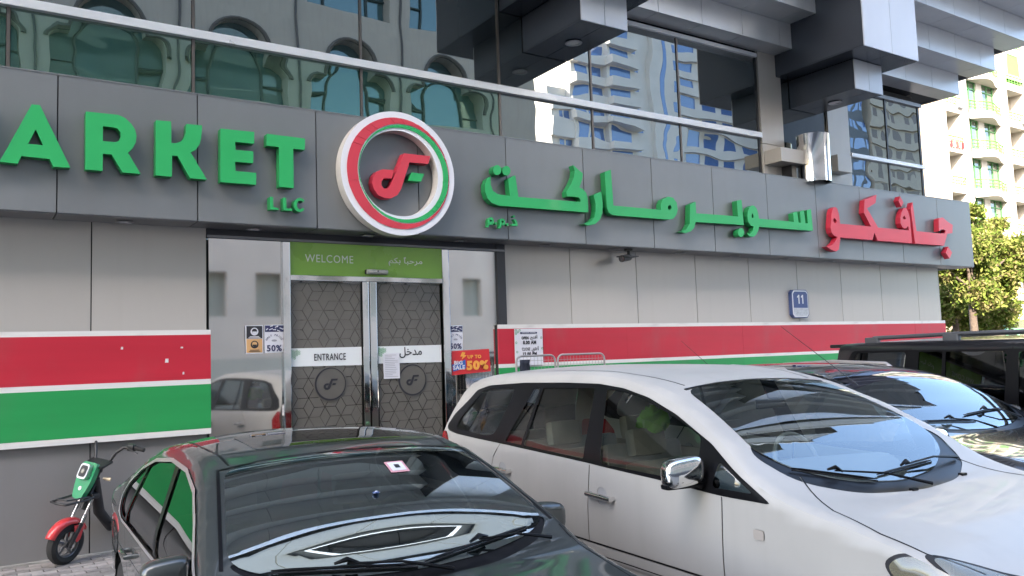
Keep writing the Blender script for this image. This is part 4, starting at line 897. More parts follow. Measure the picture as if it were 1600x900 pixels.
S = dict(label='dark grey saloon with glass sunroof, parked nose out next to the green scooter', paint=m_dgrey, ztop=vz, zc=vc, W=[(-2.15, .66), (-1.95, .80), (-1.6, .86), (-1.0, .885), (0, .90), (1.6, .90), (2.2, .88), (2.72, .80)], zb=.95, tum=.455, zmax=.72, wheel_r=.335, wheels=(-1.25, 1.68), bulge=.06, r=.05,
    yr=[(0, 2.80), (.6, 2.82), (.85, 2.80), (1.0, 2.74), (1.1, 2.68)], yf=[(0, -2.18), (.4, -2.22), (.62, -2.16), (.75, -2.05)],
    doors=[], seams=[[(.27, .93), (.22, .7), (.24, .4)], [(-.72, .93), (-.80, .8), (-.78, .45)], [(1.40, .95), (1.36, .8), (1.22, .6)]], frames=[rounded(DLO, .03, 2)], glass=[rounded(gA, .03), rounded(gB, .03), rounded(gC, .03)], side_glass=glassmat('saloon_side_glass', (.06, .065, .065), (.004, .004, .004), refl=.22, through=1.0, fres=1.6),
    extra_side=[('window_moulding', strip(dens(DLO[:10], .05, False), .02), m_dtrim, .006), ('belt_moulding', [(-.80, .935), (0, .922), (.5, .925), (1.5, .945), (1.64, .985), (1.70, 1.08), (1.68, 1.08), (1.60, 1.005), (1.5, .965), (.5, .948), (0, .945), (-.78, .958)], m_dtrim, .007), ('side_crease_shade', strip([(-.9, .735), (1.9, .79)], .006), m_seam, .0),  # the body crease is only a flush dark strip painting its shade
        ('front_light', rounded([(-1.75, .74), (-2.1, .62), (-2.1, .54), (-1.9, .58)], .04), m_lamp, .004), ('tail_light', rounded([(2.45, .80), (2.72, .80), (2.72, .95), (2.5, .93)], .03), m_taillamp, .004)],
    top=[('cowl', rounded(cowl, .12, 5), m_trimblack, -.004), ('windscreen', rounded(ws, .10, 4), m_wind2, .001), ('windscreen_seal', strip(dens([(-.80, -.70), (-.660, -.01), (-.35, .03), (0, .04), (.35, .03), (.660, -.01), (.80, -.70)], .06, False), .016), m_trimblack, .003), ('rear_window', rounded(rw, .05), m_tint, .001),
         ('sunroof', rounded([(-.42, .22), (.42, .22), (.42, .72), (-.42, .72)], .05), m_tint, .002), ('roof_seam', strip(dens([(-.60, .03), (-.625, .6), (-.60, 1.3), (-.58, 1.6)], .08, False), .012), m_trimblack, .001), ('roof_seam', strip(dens([(.60, .03), (.625, .6), (.60, 1.3), (.58, 1.6)], .08, False), .012), m_trimblack, .001),
         ('bonnet_seam', strip(dens([(-.82, -.74), (-.80, -1.1), (-.72, -1.9)], .08, False), .007), m_seam, .001), ('bonnet_seam', strip(dens([(.82, -.74), (.80, -1.1), (.72, -1.9)], .08, False), .007), m_seam, .001), ('boot_seam', strip([(-.68, 2.28), (0, 2.36), (.68, 2.28)], .007), m_seam, .001)],
    rear=[('tail_light', rounded([(-.78, .72), (-.48, .72), (-.50, .90), (-.78, .90)], .03), m_taillamp, .004), ('tail_light', rounded([(.48, .72), (.78, .72), (.78, .90), (.50, .90)], .03), m_taillamp, .004)],
    front=[('grille', rounded([(-.30, .46), (.30, .46), (.27, .60), (-.27, .60)], .05), m_trimblack, .003), ('headlight', rounded([(-.62, .50), (-.36, .48), (-.38, .58), (-.60, .60)], .03), m_lamp, .004), ('headlight', rounded([(.36, .48), (.62, .50), (.60, .60), (.38, .58)], .03), m_lamp, .004)],
    cabin=(-.7, 2.0), trim=m_beige, seats=[(-.38, .55, dict(m=m_beige, z=.30, hgt=.56)), (.38, .55, dict(m=m_beige, z=.30, hgt=.56)), (0, 1.45, dict(m=m_beige, w_=.6, z=.30, head=False, hgt=.5))], dash=-.22, dashmat=mat('dark_dashboard', (.03, .03, .03), .8),
    mirror=(.965, -.42, 1.01), mirror_size=(.10, .07, .075), mirror_mat=m_dgrey, wipers=[((-.62, -.76), (-.02, -.87), (.12, -.94)), ((.02, -.86), (.62, -.745), (.70, -.84))])
sal, FtB, FsB, hwB, ztB = make_car('dark_saloon', (1.73, 4.17, 0), R(-2), S)
p = FtB(np.array([.30]), np.array([-.115]))[0]; n_ = Vector((0, -.5, .85)).normalized()
def on_screen(x, y, w2, h2, m, name, par, Ft, lift=.004):
    q = [Vector(Ft(np.array([x + a * w2]), np.array([y + b * h2]))[0]) + Vector((0, -lift * .5, lift)) for a, b in ((-1, -1), (1, -1), (1, 1), (-1, 1))]
    return MB().quad(*q).build(name, m, par)
m_pink = mat('pink_print', (.62, .30, .32), .6)
on_screen(.19, -.20, .052, .05, m_pink, 'permit_sticker', sal, FtB, .004); on_screen(.19, -.20, .040, .038, m_paper, 'sticker_field', sal, FtB, .006); on_screen(.19, -.20, .014, .016, m_ink, 'sticker_mark', sal, FtB, .008)
q = Vector(FtB(np.array([-.01]), np.array([-.40]))[0]); MB().ball((q.x, q.y - .004, q.z + .008), .018, 12, 8, (1, 1, .4)).build('round_tag', m_navy, sal, sm=60); MB().ball((q.x, q.y - .006, q.z + .014), .008, 8, 6, (1, 1, .4)).build('tag_mark', m_paper, sal, sm=60)
MB().box((-.12, -.14, 1.20), (.12, -.12, 1.26)).build('inside_mirror', m_trimblack, sal, bevel=.01)
for y_ in (.12, 1.2): 
    a = side_pt(FsB(-1), y_ - .1, .80, .03); b = side_pt(FsB(-1), y_ + .1, .80, .03); MB().tube([side_pt(FsB(-1), y_ - .1, .80, 0), a, b, side_pt(FsB(-1), y_ + .1, .80, 0)], .014, 8).build('door_handle', m_dgrey, sal, sm=50)

# ---- black crossover beside the people carrier
m_black = mat('black_car_paint', (.006, .006, .008), .22, coat=1.0)
vz = [(-2.05, .82), (-1.9, .93), (-1.5, 1.02), (-1.0, 1.09), (-.80, 1.15), (-.4, 1.36), (0, 1.53), (.4, 1.605), (1.0, 1.64), (1.8, 1.615), (2.4, 1.55), (2.75, 1.46)]
vc = [(-2.05, .90), (-1.8, 1.03), (-1.3, 1.11), (-.98, 1.145), (-.9, 1.17), (-.5, 1.37), (0, 1.60), (.2, 1.645), (.6, 1.685), (1.2, 1.70), (2.0, 1.68), (2.75, 1.55)]
FR = [(-.80, 1.10), (-.4, 1.31), (0, 1.475), (.4, 1.55), (1.0, 1.585), (1.8, 1.56), (2.35, 1.49), (2.55, 1.35), (2.4, 1.17), (0, 1.11)]
ws = [(-.80, -.62), (-.64, -.78), (-.35, -.88), (0, -.92), (.35, -.88), (.64, -.78), (.80, -.62), (.665, .06), (.35, .10), (0, .11), (-.35, .10), (-.665, .06)]
cowl = [(-.84, -.60), (-.68, -.82), (-.38, -.95), (0, -.99), (.38, -.95), (.68, -.82), (.84, -.60), (0, -.8)]
S = dict(label='black crossover with roof rails, between the white people carrier and the tall off-roader', paint=m_black, ztop=vz, zc=vc, W=[(-2.05, .72), (-1.85, .84), (-1.5, .92), (-1.0, .955), (0, .97), (2.0, .97), (2.5, .93), (2.75, .86)], zb=1.12, tum=.46, zmax=.85, wheel_r=.37, wheels=(-1.2, 1.75), bulge=.06,
    yr=[(0, 2.82), (.9, 2.85), (1.2, 2.78), (1.5, 2.66)], yf=[(0, -2.08), (.6, -2.12), (.9, -2.0)], doors=[], seams=[[(.4, 1.10), (.38, .5)], [(-.75, 1.08), (-.8, .5)], [(1.5, 1.12), (1.45, .8), (1.3, .6)]], frames=[rounded(FR, .03, 2)],
    glass=[rounded([(-.70, 1.13), (-.35, 1.30), (0, 1.44), (.36, 1.51), (.34, 1.14)], .03), rounded([(.44, 1.14), (.46, 1.52), (1.0, 1.55), (1.45, 1.545), (1.45, 1.17)], .03), rounded([(1.52, 1.18), (1.52, 1.54), (1.8, 1.525), (2.3, 1.455), (2.46, 1.34), (2.35, 1.20)], .04)], side_glass=m_tint,
    top=[('cowl', rounded(cowl, .12, 5), m_trimblack, -.004), ('windscreen', rounded(ws, .10, 4), m_wind, .001), ('tinted_band', [(-.69, -.20), (-.35, -.14), (0, -.12), (.35, -.14), (.69, -.20), (.655, .05), (.35, .09), (0, .10), (-.35, .09), (-.655, .05)], glassmat('tinted_screen_band', (.16, .14, .18), (0, 0, 0), refl=.16, through=1.0, refl_tint=(.88, .86, 1)), .002),
         ('bonnet_seam', strip(dens([(-.86, -.66), (-.84, -1.1), (-.74, -1.85)], .08, False), .007), m_seam, .001), ('bonnet_seam', strip(dens([(.86, -.66), (.84, -1.1), (.74, -1.85)], .08, False), .007), m_seam, .001), ('sunroof', rounded([(-.42, .45), (.42, .45), (.42, 1.1), (-.42, 1.1)], .05), m_tint, .002)],
    rear=[('rear_window', rounded([(-.62, 1.12), (.62, 1.12), (.56, 1.42), (-.56, 1.42)], .06), m_tint, .004)], front=[('grille', rounded([(-.34, .55), (.34, .55), (.36, .78), (-.36, .78)], .05), m_trimblack, .003), ('headlight', rounded([(-.66, .64), (-.42, .62), (-.44, .76), (-.66, .80)], .03), m_lamp, .004), ('headlight', rounded([(.42, .62), (.66, .64), (.66, .80), (.44, .76)], .03), m_lamp, .004)],
    cabin=(-.7, 2.3), seats=[(-.4, .6, {}), (.4, .6, {}), (0, 1.5, dict(w_=.6, head=False))], dash=-.25, dashmat=mat('pale_dashboard', (.14, .145, .15), .8), mirror=(1.09, -.42, 1.19), mirror_size=(.125, .085, .09), mirror_mat=m_black, wipers=[((-.60, -.72), (-.02, -.80), (.05, -.93)), ((-.05, -.72), (.58, -.66), (.62, -.80))])
sv, FtS, FsS, hwS, ztS = make_car('black_crossover', (7.02, 4.40, 0), R(-5), S)
for sgn in (-1, 1):
    pts = [Vector((sgn * (float(hwS(y, ztS(y))) - .02), y, float(ztS(y)) + dz)) for y, dz in ((.45, .0), (.55, .05), (1.2, .055), (1.9, .055), (2.25, .04), (2.35, -.01))]
    MB().tube(pts, [.014, .02, .022, .022, .02, .014], 8).build('roof_rail', m_dtrim, sv, sm=50)
MB().tube([(-.0, 2.3, 1.66), (-.12, 2.66, 1.98)], [.003, .0015], 6).build('aerial', m_trimblack, sv)

# ---- big black off-roader at the right edge
m_black2 = mat('black_dusty_paint', (.010, .010, .012), .30, coat=.8, var=.1, vscale=3)
vz = [(-2.4, 1.0), (-2.2, 1.12), (-1.2, 1.17), (-1.0, 1.25), (-.35, 1.70), (-.1, 1.80), (.5, 1.845), (1.6, 1.855), (2.5, 1.86), (2.84, 1.85)]
vc = [(-2.4, 1.05), (-2.1, 1.18), (-1.15, 1.24), (-.35, 1.76), (-.1, 1.85), (.5, 1.90), (1.6, 1.915), (2.84, 1.89)]
S = dict(label='tall black off-roader with roof bars at the right edge of the picture', paint=m_black2, ztop=vz, zc=vc, W=[(-2.4, .88), (-2.2, .96), (-1.5, 1.0), (2.6, 1.0), (2.84, .97)], zb=1.2, tum=.16, zmax=.9, wheel_r=.42, wheels=(-1.45, 1.7), bulge=.04, r=.05,
    yr=[(0, 2.9), (1.2, 2.92), (1.86, 2.84)], yf=[(0, -2.42), (.6, -2.46), (1.1, -2.36)], doors=[], seams=[[(.70, 1.80), (.71, .5)], [(1.84, 1.81), (1.86, 1.1), (1.6, .8)], [(-.55, 1.15), (-.5, .5)]], frames=[rounded([(-.88, 1.18), (-.42, 1.56), (-.22, 1.735), (.0, 1.77), (2.62, 1.79), (2.72, 1.6), (2.70, 1.19)], .05)],
    glass=[rounded([(-.74, 1.21), (-.40, 1.52), (-.2, 1.70), (.03, 1.735), (.64, 1.745), (.64, 1.20)], .03), rounded([(.78, 1.20), (.76, 1.75), (1.42, 1.76), (1.43, 1.20)], .02), rounded([(1.47, 1.20), (1.46, 1.76), (1.74, 1.765), (1.76, 1.20)], .02), rounded([(1.92, 1.21), (1.90, 1.765), (2.56, 1.765), (2.62, 1.6), (2.58, 1.21)], .05)], side_glass=m_tint2,
    top=[('windscreen', [(-.80, -.95), (0, -1.08), (.80, -.95), (.74, -.28), (0, -.24), (-.74, -.28)], m_wind, .001), ('roof_rib', strip([(-.45, .1), (-.45, 2.6)], .02), m_seam, .002), ('roof_rib', strip([(.45, .1), (.45, 2.6)], .02), m_seam, .002)],
    rear=[('rear_window', rounded([(-.75, 1.2), (.75, 1.2), (.70, 1.66), (-.70, 1.66)], .06), m_tint, .004)], front=[('grille', rounded([(-.5, .70), (.5, .70), (.5, .98), (-.5, .98)], .05), m_chrome, .003)],
    cabin=(-.9, 2.7), seats=[(-.45, .45, {}), (.45, .45, {}), (0, 1.35, dict(w_=.7)), (0, 2.2, dict(w_=.65, head=False))], dash=-.5, mirror=(1.14, -.65, 1.28), mirror_size=(.13, .09, .12), mirror_mat=m_black2, wipers=[((-.65, -.90), (0, -1.0), (.1, -1.1))])
ofr_o = np.array([9.02, 6.3, 0]) + np.array([math.cos(R(-5)), math.sin(R(-5)), 0]) * .93 - np.array([-math.sin(R(-5)), math.cos(R(-5)), 0]) * 2.84
ofr, FtO, FsO, hwO, ztO = make_car('black_off_roader', tuple(ofr_o), R(-5), S)
m_barg = mat('grey_rack', (.12, .125, .135), .4, metal=.5)
for sgn in (-1, 1):
    x_ = sgn * .80
    rl = MB().tube([(x_, 2.50, 1.885), (x_, 2.40, 1.935), (x_, 1.4, 1.948), (x_, .2, 1.945), (x_, .08, 1.90)], [.022, .024, .022, .022, .02], 8).build('roof_rail', m_barg, ofr, sm=50)
    for y_ in (2.42, 1.42, .25): MB().box((x_ - .03, y_ - .09, 1.86), (x_ + .03, y_ + .09, 1.945)).build('rail_foot', m_barg, rl, bevel=.015)
MB().add(*(lambda m_: (m_.v, m_.f))(MB().box((-.84, 2.78, 1.83), (.84, 3.02, 1.875)))).build('rear_spoiler', m_black2, ofr, bevel=.018)

# ================================================================== SCOOTER
m_scg = mat('scooter_green', (.015, .26, .10), .3, coat=.6); m_scr = mat('scooter_red', (.62, .045, .05), .3, coat=.5, var=.04)
f_ = Vector((-.80, -.60, 0)); ang = math.atan2(f_.y, f_.x)
sc = empty('electric_scooter', (.86, 8.72, .128), ang, label='small electric scooter with green front plate and red mudguard, standing against the grey wall', cat='scooter')
sc.rotation_mode = 'ZYX'; sc.rotation_euler = Matrix.Rotation(ang, 3, 'Z').__matmul__(Matrix.Rotation(R(-9), 3, 'X')).to_euler('ZYX')
# local frame: +x forward, +y to the scooter's left, z up; front axle at x = 0
ax = Vector((0, 0, .185)); hd_ = Vector((-.20, 0, .62)); st = Vector((-.275, 0, .80))
tw = MB().lathe([(.115, -.035), (.15, -.045), (.178, -.03), (.187, 0), (.178, .03), (.15, .045), (.115, .035)], (0, 0, 0), 'Y', 36).build('front_wheel', m_tyre, sc, sm=40, loc=ax)
rm = MB().lathe([(.118, -.032), (.108, -.02), (.108, .02), (.118, .032)], (0, 0, 0), 'Y', 30).cyl((0, 0, 0), (0, 1, 0), .035, .09, 16)
for k in range(5):
    a = R(72 * k + 20); rm.tube([(0, 0, 0), (math.cos(a) * .112, 0, math.sin(a) * .112)], [.016, .011], 6)
rm.build('rim', mat('grey_alloy', (.22, .22, .23), .35, metal=.7), tw, sm=40)
MB().cyl((0, 0, 0), (0, 1, 0), .012, .17, 10).build('axle', m_silver, tw, sm=40)
for s_ in (-1, 1):
    y_ = s_ * .065; a = Vector((0, y_, .185)); b = Vector((-.20, y_, .62)); m1 = a.lerp(b, .42)
    fk = MB().tube([a + Vector((.02, 0, -.02)), m1], [.022, .024], 10).build('fork_leg', m_blackpl, sc, sm=50)
    MB().tube([m1, b], [.014, .014], 10).build('fork_tube', m_chrome, fk, sm=50)
MB().box((-.235, -.095, .575), (-.15, .095, .625)).build('fork_yoke', m_blackpl, sc, bevel=.015)
MB().tube([(-.14, 0, .47), (-.29, 0, .86)], [.03, .028], 12).build('steering_column', m_blackpl, sc, sm=50)
# mudguard: curved shell over the wheel with a side lug
g = MB(); n = 22; ra = .215
for i in range(n + 1):
    a = R(20 + 130 * i / n); w2 = .058 * (1 - .45 * abs(i / n - .55) ** 1.5)
    for y_, dr in ((-w2, -.035), (-w2 * .75, .0), (0, .014), (w2 * .75, .0), (w2, -.035)): g.v.append((math.cos(a) * (ra + dr) + .0, y_, .185 + math.sin(a) * (ra + dr) + .012))
for i in range(n):
    for j in range(4): g.f.append((i * 5 + j, i * 5 + j + 1, i * 5 + j + 6, i * 5 + j + 5)); g.mi.append(0)
mg = g.build('mudguard', m_scr, sc, sm=60); md = mg.modifiers.new('t', 'SOLIDIFY'); md.thickness = .006
for s_ in (-1, 1): MB().prism([(-.01, .36), (-.13, .36), (-.09, .22), (-.055, .20), (-.035, .24)], s_ * .066 - .004, s_ * .066 + .004).build('mudguard_lug', m_scr, mg)
# front plate, lamp, basket loop
def prof(pts, x0, x1): # polygon in (y,z) extruded along x
    m_ = MB().prism([(p[0], p[1]) for p in pts], x0, x1); m_.v = [(v[1], v[0], v[2]) for v in m_.v]; return m_
pl_ = prof(rounded([(-.10, .90), (.10, .90), (.105, .72), (.06, .56), (-.06, .56), (-.105, .72)], .04, 4), -.02, .03).build('front_plate', m_scg, sc, bevel=.012); pl_.location = (-.165, 0, -.03); pl_.rotation_euler = (0, R(-14), 0); pl_.location = (.03, 0, -.06)
lampo = prof(rounded([(-.062, .735), (.062, .735), (.062, .875), (-.062, .875)], .035, 5), .03, .075).build('headlamp', m_silver, pl_, bevel=.01)
prof(rounded([(-.046, .752), (.046, .752), (.046, .858), (-.046, .858)], .028, 5), .0755, .0785).build('lamp_lens', m_blackpl, pl_); MB().ball((.08, 0, .805), .024, 12, 8, (.4, 1, 1)).build('lamp_bulb', m_lamp, pl_, sm=60)
prof(ell(0, .655, .02, .02, 14), .031, .034).build('round_badge', m_paper, pl_)
pl_.location = (.125, 0, .055); pl_.scale = (1, .85, 1)
pl_.rotation_euler = (0, R(-21), 0)
MB().tube([(-.16, .10, .60), (-.06, .105, .585), (.14, .085, .575), (.155, 0, .575), (.14, -.085, .575), (-.06, -.105, .585), (-.16, -.10, .60)], .011, 8).tube([(-.16, .07, .60), (.10, .05, .60), (.11, -.05, .60), (-.16, -.07, .60)], .007, 6).build('front_carrier', m_blackpl, sc, sm=50)
MB().tube([(-.15, .06, .62), (-.20, .05, .70)], .012, 6).tube([(-.15, -.06, .62), (-.20, -.05, .70)], .012, 6).build('carrier_bracket', m_blackpl, sc, sm=50)
# handlebar
hb = MB().tube([(-.275, 0, .80), (-.29, 0, .86)], .032, 10)
for s_ in (-1, 1): hb.tube([(-.285, s_ * .02, .86), (-.30, s_ * .075, .885), (-.33, s_ * .12, .99), (-.37, s_ * .17, 1.045), (-.40, s_ * .24, 1.055)], [.015] * 5, 8)
hbo = hb.build('handlebar', m_blackpl, sc, sm=50)
for s_ in (-1, 1):
    MB().tube([(-.40, s_ * .24, 1.055), (-.43, s_ * .36, 1.045)], [.021, .021], 12).build('grip', m_tyre, hbo, sm=50)
    MB().box((-.42, s_ * .24 - .035, 1.02), (-.37, s_ * .24 + .035, 1.085)).build('switch_box', m_blackpl, hbo, bevel=.012)
    MB().tube([(-.37, s_ * .22, 1.05), (-.34, s_ * .27, 1.045), (-.35, s_ * .36, 1.02)], .006, 6).build('brake_lever', m_blackpl, hbo, sm=50)
dp = MB().add(*(lambda m_: (m_.v, m_.f))(MB().box((-.07, -.12, -.012), (.07, .12, .012)))).build('display_panel', m_blackpl, sc, bevel=.01); dp.location = (-.25, 0, .885); dp.rotation_euler = (0, R(20), 0)
MB().tube([(-.24, .10, .76), (-.27, .16, .755)], [.01, .018], 8).build('indicator', mat('amber_lamp', (.55, .45, .30), .3), sc, sm=50)
# rest of the frame, mostly behind the saloon
MB().tube([(-.24, 0, .74), (-.34, 0, .42), (-.50, 0, .25), (-.95, 0, .25), (-1.12, 0, .48)], [.045, .05, .05, .05, .04], 10).build('frame', m_blackpl, sc, sm=50)
MB().tube([(-.18, .04, .60), (-.12, .075, .42), (-.02, .075, .22)], .005, 6).tube([(-.26, -.03, .80), (-.14, -.08, .55), (-.10, -.07, .40)], .005, 6).build('brake_cable', m_blackpl, sc)
MB().box((-.95, -.13, .27), (-.45, .13, .31)).build('footboard', m_blackpl, sc, bevel=.01)
MB().add(*(lambda m_: (m_.v, m_.f))(MB().box((-1.35, -.12, .70), (-.92, .12, .80)))).build('saddle', m_blackpl, sc, sm=50, bevel=.04)
MB().box((-1.30, -.09, .48), (-.98, .09, .70)).build('battery_box', m_scg, sc, bevel=.03)
rwl = MB().lathe([(.115, -.035), (.15, -.045), (.178, -.03), (.187, 0), (.178, .03), (.15, .045), (.115, .035)], (0, 0, 0), 'Y', 30).cyl((0, 0, 0), (0, 1, 0), .1, .06, 16).build('rear_wheel', m_tyre, sc, sm=40, loc=(-1.22, 0, .187))
MB().tube([(-.9, .09, .27), (-.86, .20, .02)], .012, 6).build('kick_stand', m_silver, sc)

# ================================================================== MESH CAGES BY THE WALL
m_zinc = mat('galvanised_wire', (.33, .32, .31), .5, metal=.15, var=.1, vscale=9)
def barrier(x0, x1, y0, label):
    cg = empty('mesh_barrier', ((x0 + x1) / 2, y0, .12), label=label, cat='barrier', group='wire mesh barriers against the striped wall'); a = (x1 - x0) / 2; H_ = 1.745
    for k, (ins, dy) in enumerate(((0, 0), (.035, .05))):
        p, q = Vector((-a + ins, dy, 0)), Vector((a - ins, dy, 0)); d = q - p; L = d.length; d.normalize(); r_ = .075; pts = [p, p + Vector((0, 0, H_ - r_))]; hh = H_ - k * .02
        pts = [p, p + Vector((0, 0, hh - r_))]
        for t in range(1, 6): th = R(18 * t); pts.append(p + d * (r_ * (1 - math.cos(th))) + Vector((0, 0, hh - r_ + r_ * math.sin(th))))
        for t in range(0, 6): th = R(90 - 18 * t); pts.append(p + d * (L - r_ + r_ * math.cos(th)) + Vector((0, 0, hh - r_ + r_ * math.sin(th))))
        pts.append(q)
        if k == 0:
            h = MB().tube(pts, .0125, 8).build('tube_frame', m_zinc, cg, sm=50); wm = MB(); nx = int(L / .05)
            for i in range(1, nx): c = p + d * (L * i / nx); wm.tube([c + Vector((0, 0, .12)), c + Vector((0, 0, H_ - .01))], .002, 4, caps=False)
            for z_ in [.12 + .2 * i for i in range(8)] + [H_ - .06, H_ - .12]: wm.tube([p + Vector((0, 0, z_)), q + Vector((0, 0, z_))], .0025, 4, caps=False)
            wm.build('wire_mesh', m_zinc, h)['kind'] = 'stuff'
    for sx in (-1, 1): MB().box((sx * (a - .05) - .03, -.22, 0), (sx * (a - .05) + .03, .22, .02)).build('foot', m_zinc, cg)
    return cg
barrier(5.60, 6.18, 8.28, 'wire mesh barrier with a dark cloth on its corner, before the opening hours board')
barrier(6.22, 6.97, 8.28, 'wire mesh barrier right of the one carrying the dark cloth, against the striped wall')
cb_ = MB(); rnd = random.Random(4)
for i in range(6):
    for j in range(9): cb_.v.append((5.63 + i * .028 + rnd.uniform(-.01, .01), 8.25 - .012 * (i % 2) + rnd.uniform(-.008, .008), 1.82 - j * .05 - .02 * i * (j > 5)))
for i in range(5):
    for j in range(8): cb_.f.append((i * 9 + j, (i + 1) * 9 + j, (i + 1) * 9 + j + 1, i * 9 + j + 1)); cb_.mi.append(0)
o = cb_.build('cloth', mat('dark_blue_cloth', (.02, .025, .04), .9), None, sm=80); md = o.modifiers.new('t', 'SOLIDIFY'); md.thickness = .006
tag(o, 'dark cloth hanging over the near corner of the left mesh barrier', 'cloth')

# ================================================================== BUILDINGS ACROSS THE STREET (seen mirrored in the glazing)
m_beige_w = mat('beige_render', (.54, .50, .42), .85, var=.08, vscale=.8, bump=.004, bscale=6, grime=.15)
m_teal = glassmat('teal_window', (.1, .2, .2), (.035, .115, .13), refl=.12, refl_tint=(.8, 1, 1))
m_tealframe = mat('teal_frame', (.03, .06, .06), .5)
ob_ = empty('arched_window_building', (-10, -14, 0), label='beige building across the street with rows of trefoil-arched teal windows, mirrored in the upper glazing', cat='building')
BW, BH = 4.62, 4.6
def trefoil(s=1.0, dx=0):
    p = [(-1.85 * s, .75), (1.85 * s, .75)]
    p += [(1.85 * s, 2.0)] + arc(1.15 * s, 2.1, .70 * s, .62 * s, 0, 62, 6) + arc(0, 2.75, 1.12 * s, 1.38 * s, -5, 185, 14) + arc(-1.15 * s, 2.1, .70 * s, .62 * s, 118, 180, 6) + [(-1.85 * s, 2.0)]
    return p
bay = MB().prism([(-BW / 2, 0), (BW / 2, 0), (BW / 2, BH), (-BW / 2, BH)], 0, -.65, [trefoil()]).mesh('wall_bay', m_beige_w)
m_sunbeige = mat('beige_render_sunlit', (.74, .62, .52), .85, var=.08, vscale=.8)  # lighter, warmer tone paints sunlight onto the lower floors
R4 = [[(-1.6, 1.6), (-.5, 1.6), (-.5, 3.3), (-1.6, 3.3)], [(.5, 1.6), (1.6, 1.6), (1.6, 3.3), (.5, 3.3)]]
bay2 = MB().prism([(-BW / 2, 0), (BW / 2, 0), (BW / 2, BH), (-BW / 2, BH)], 0, -.5, R4).mesh('wall_bay', m_sunbeige)
pane2 = MB().prism(R4[0], -.40, -.42).prism(R4[1], -.40, -.42).mesh('plain_window', mat('pale_blind', (.42, .42, .36), .6))
pane = MB().prism(trefoil(.99), -.60, -.62).mesh('arched_window', m_teal)
fr = MB(); fr.tube([(p[0], -.55, p[1]) for p in arc(0, 2.0, 1.0, 1.2, 0, 180, 12)], .06, 6).tube([(-1.0, -.55, .8), (-1.0, -.55, 2.0)], .06, 6).tube([(1.0, -.55, .8), (1.0, -.55, 2.0)], .06, 6).tube([(-1.85, -.55, 1.75), (-1.0, -.55, 1.75)], .05, 6).tube([(1.0, -.55, 1.75), (1.85, -.55, 1.75)], .05, 6)
fr.tube([(-.7, -.55, 2.85), (-1.0, -.55, 3.3)], .05, 6).tube([(.7, -.55, 2.85), (1.0, -.55, 3.3)], .05, 6)
frm = fr.mesh('window_frame', m_tealframe)
sur = MB().tube([(p[0] * 1.06, .02, p[1] + .03) for p in trefoil()[2:-1]], .09, 6).mesh('arch_moulding', mat('arch_reveal_shade', (.11, .10, .085), .7))  # dark moulding colour imitates the shade in the window reveals
for fl in range(6):
    for i in range(13):
        x = 18.35 + 2.31 - BW / 2 - i * BW + 10; z0 = 11.28 + (fl - 2) * BH
        if fl < 2:
            o = link('wall_bay', bay2, ob_, (x, 0, z0)); link('plain_window', pane2, ob_, (x, 0, z0)); continue
        o = link('wall_bay', bay, ob_, (x, 0, z0)); pw = link('arched_window', pane, ob_, (x, 0, z0)); link('window_frame', frm, pw); link('arch_moulding', sur, o)
for x in [18.35 + 2.31 - i * BW + 10 for i in range(13)]: MB().tube([(x, .04, 2), (x, .04, 29.7)], .05, 6).build('downpipe', mat('dark_pipe', (.10, .095, .09), .6), ob_)
MB().box((-29.5, -16, 0), (30.66, -.66, 29.7)).build('building_core', m_beige_w, ob_); MB().box((30.66, -16, 0), (33.2, 0, 29.68)).build('end_wall', m_beige_w, ob_); MB().box((-29.5, -.65, 0), (33.2, -.01, 2.08)).build('plinth', m_beige_w, ob_)
MB().box((-29.5, -16, 29.7), (33.4, .25, 31.2)).build('parapet', m_beige_w, ob_)
m_towerw = mat('pale_tower_render', (.80, .78, .74), .8, var=.08, vscale=.3); m_towerwin = glassmat('blue_tower_window', (.1, .15, .3), (.08, .18, .46), refl=.12, refl_tint=(.8, .9, 1))
def tower(name, x, y, blocks, fh, mwall, mwin, label, top):
    t = empty(name, (x, y, 0), label=label, cat='tower')
    for (x0, x1, yd, y1, z1, wins) in blocks:
        MB().box((x0, y1, 0), (x1, yd, z1)).build('tower_block', mwall, t)
        n = int((z1 - 2) / fh)
        for k in range(n):
            zz_ = z1 - 1.6 - k * fh
            for (a, b, dep) in wins: MB().box((a, yd - .3, zz_ - 1.7), (b, yd + .02, zz_)).build('window', mwin, t); 
            if wins and dep: MB().box((x0 - .3, yd, zz_ - 3.05), (x1 + .2, yd + dep, zz_ - 1.75)).build('balcony_band', mwall, t)
    return t
tower('pale_tower', 70, -76, [
    (2.6, 6.4, -2.0, -20, 42, [(4.0, 4.7, .8), (5.0, 6.2, .8)]), (6.0, 12.2, -1.0, -20, 50, [(6.5, 8.4, 1.1), (8.8, 12.0, 1.1)]), (12.2, 17.5, 0, -20, 66, [(12.6, 16.6, 1.3)]), (17.5, 21.0, -.5, -20, 68, [(18.0, 18.9, 0)]), (21.0, 25.5, .5, -20, 70, []), (25.5, 28.0, -.3, -20, 66, [(26.0, 27.2, 0)]), (28.0, 50.0, -1.0, -22, 64, [(29, 32.2, .5), (33.6, 37, .5), (38.5, 41, .5), (43, 47, .5)])],
      3.2, m_towerw, m_towerwin, 'pale tower with stepped balconies and blue ribbon windows behind the street, mirrored in the glazing', 0)
sl = MB().box((23.0, .45, 4), (23.7, .55, 66)).build('stair_slot', m_towerwin, [o for o in col.objects if o.name == 'pale_tower'][0])
tower('slate_tower', 118, -62, [(0, 8, 0, -16, 80, [(0.4 + i * 1.6, 1.5 + i * 1.6, 0) for i in range(5)])], 3.3, mat('slate_cladding', (.09, .11, .14), .5), m_towerwin, 'slate blue office tower mirrored at the right end of the glazing', 0)
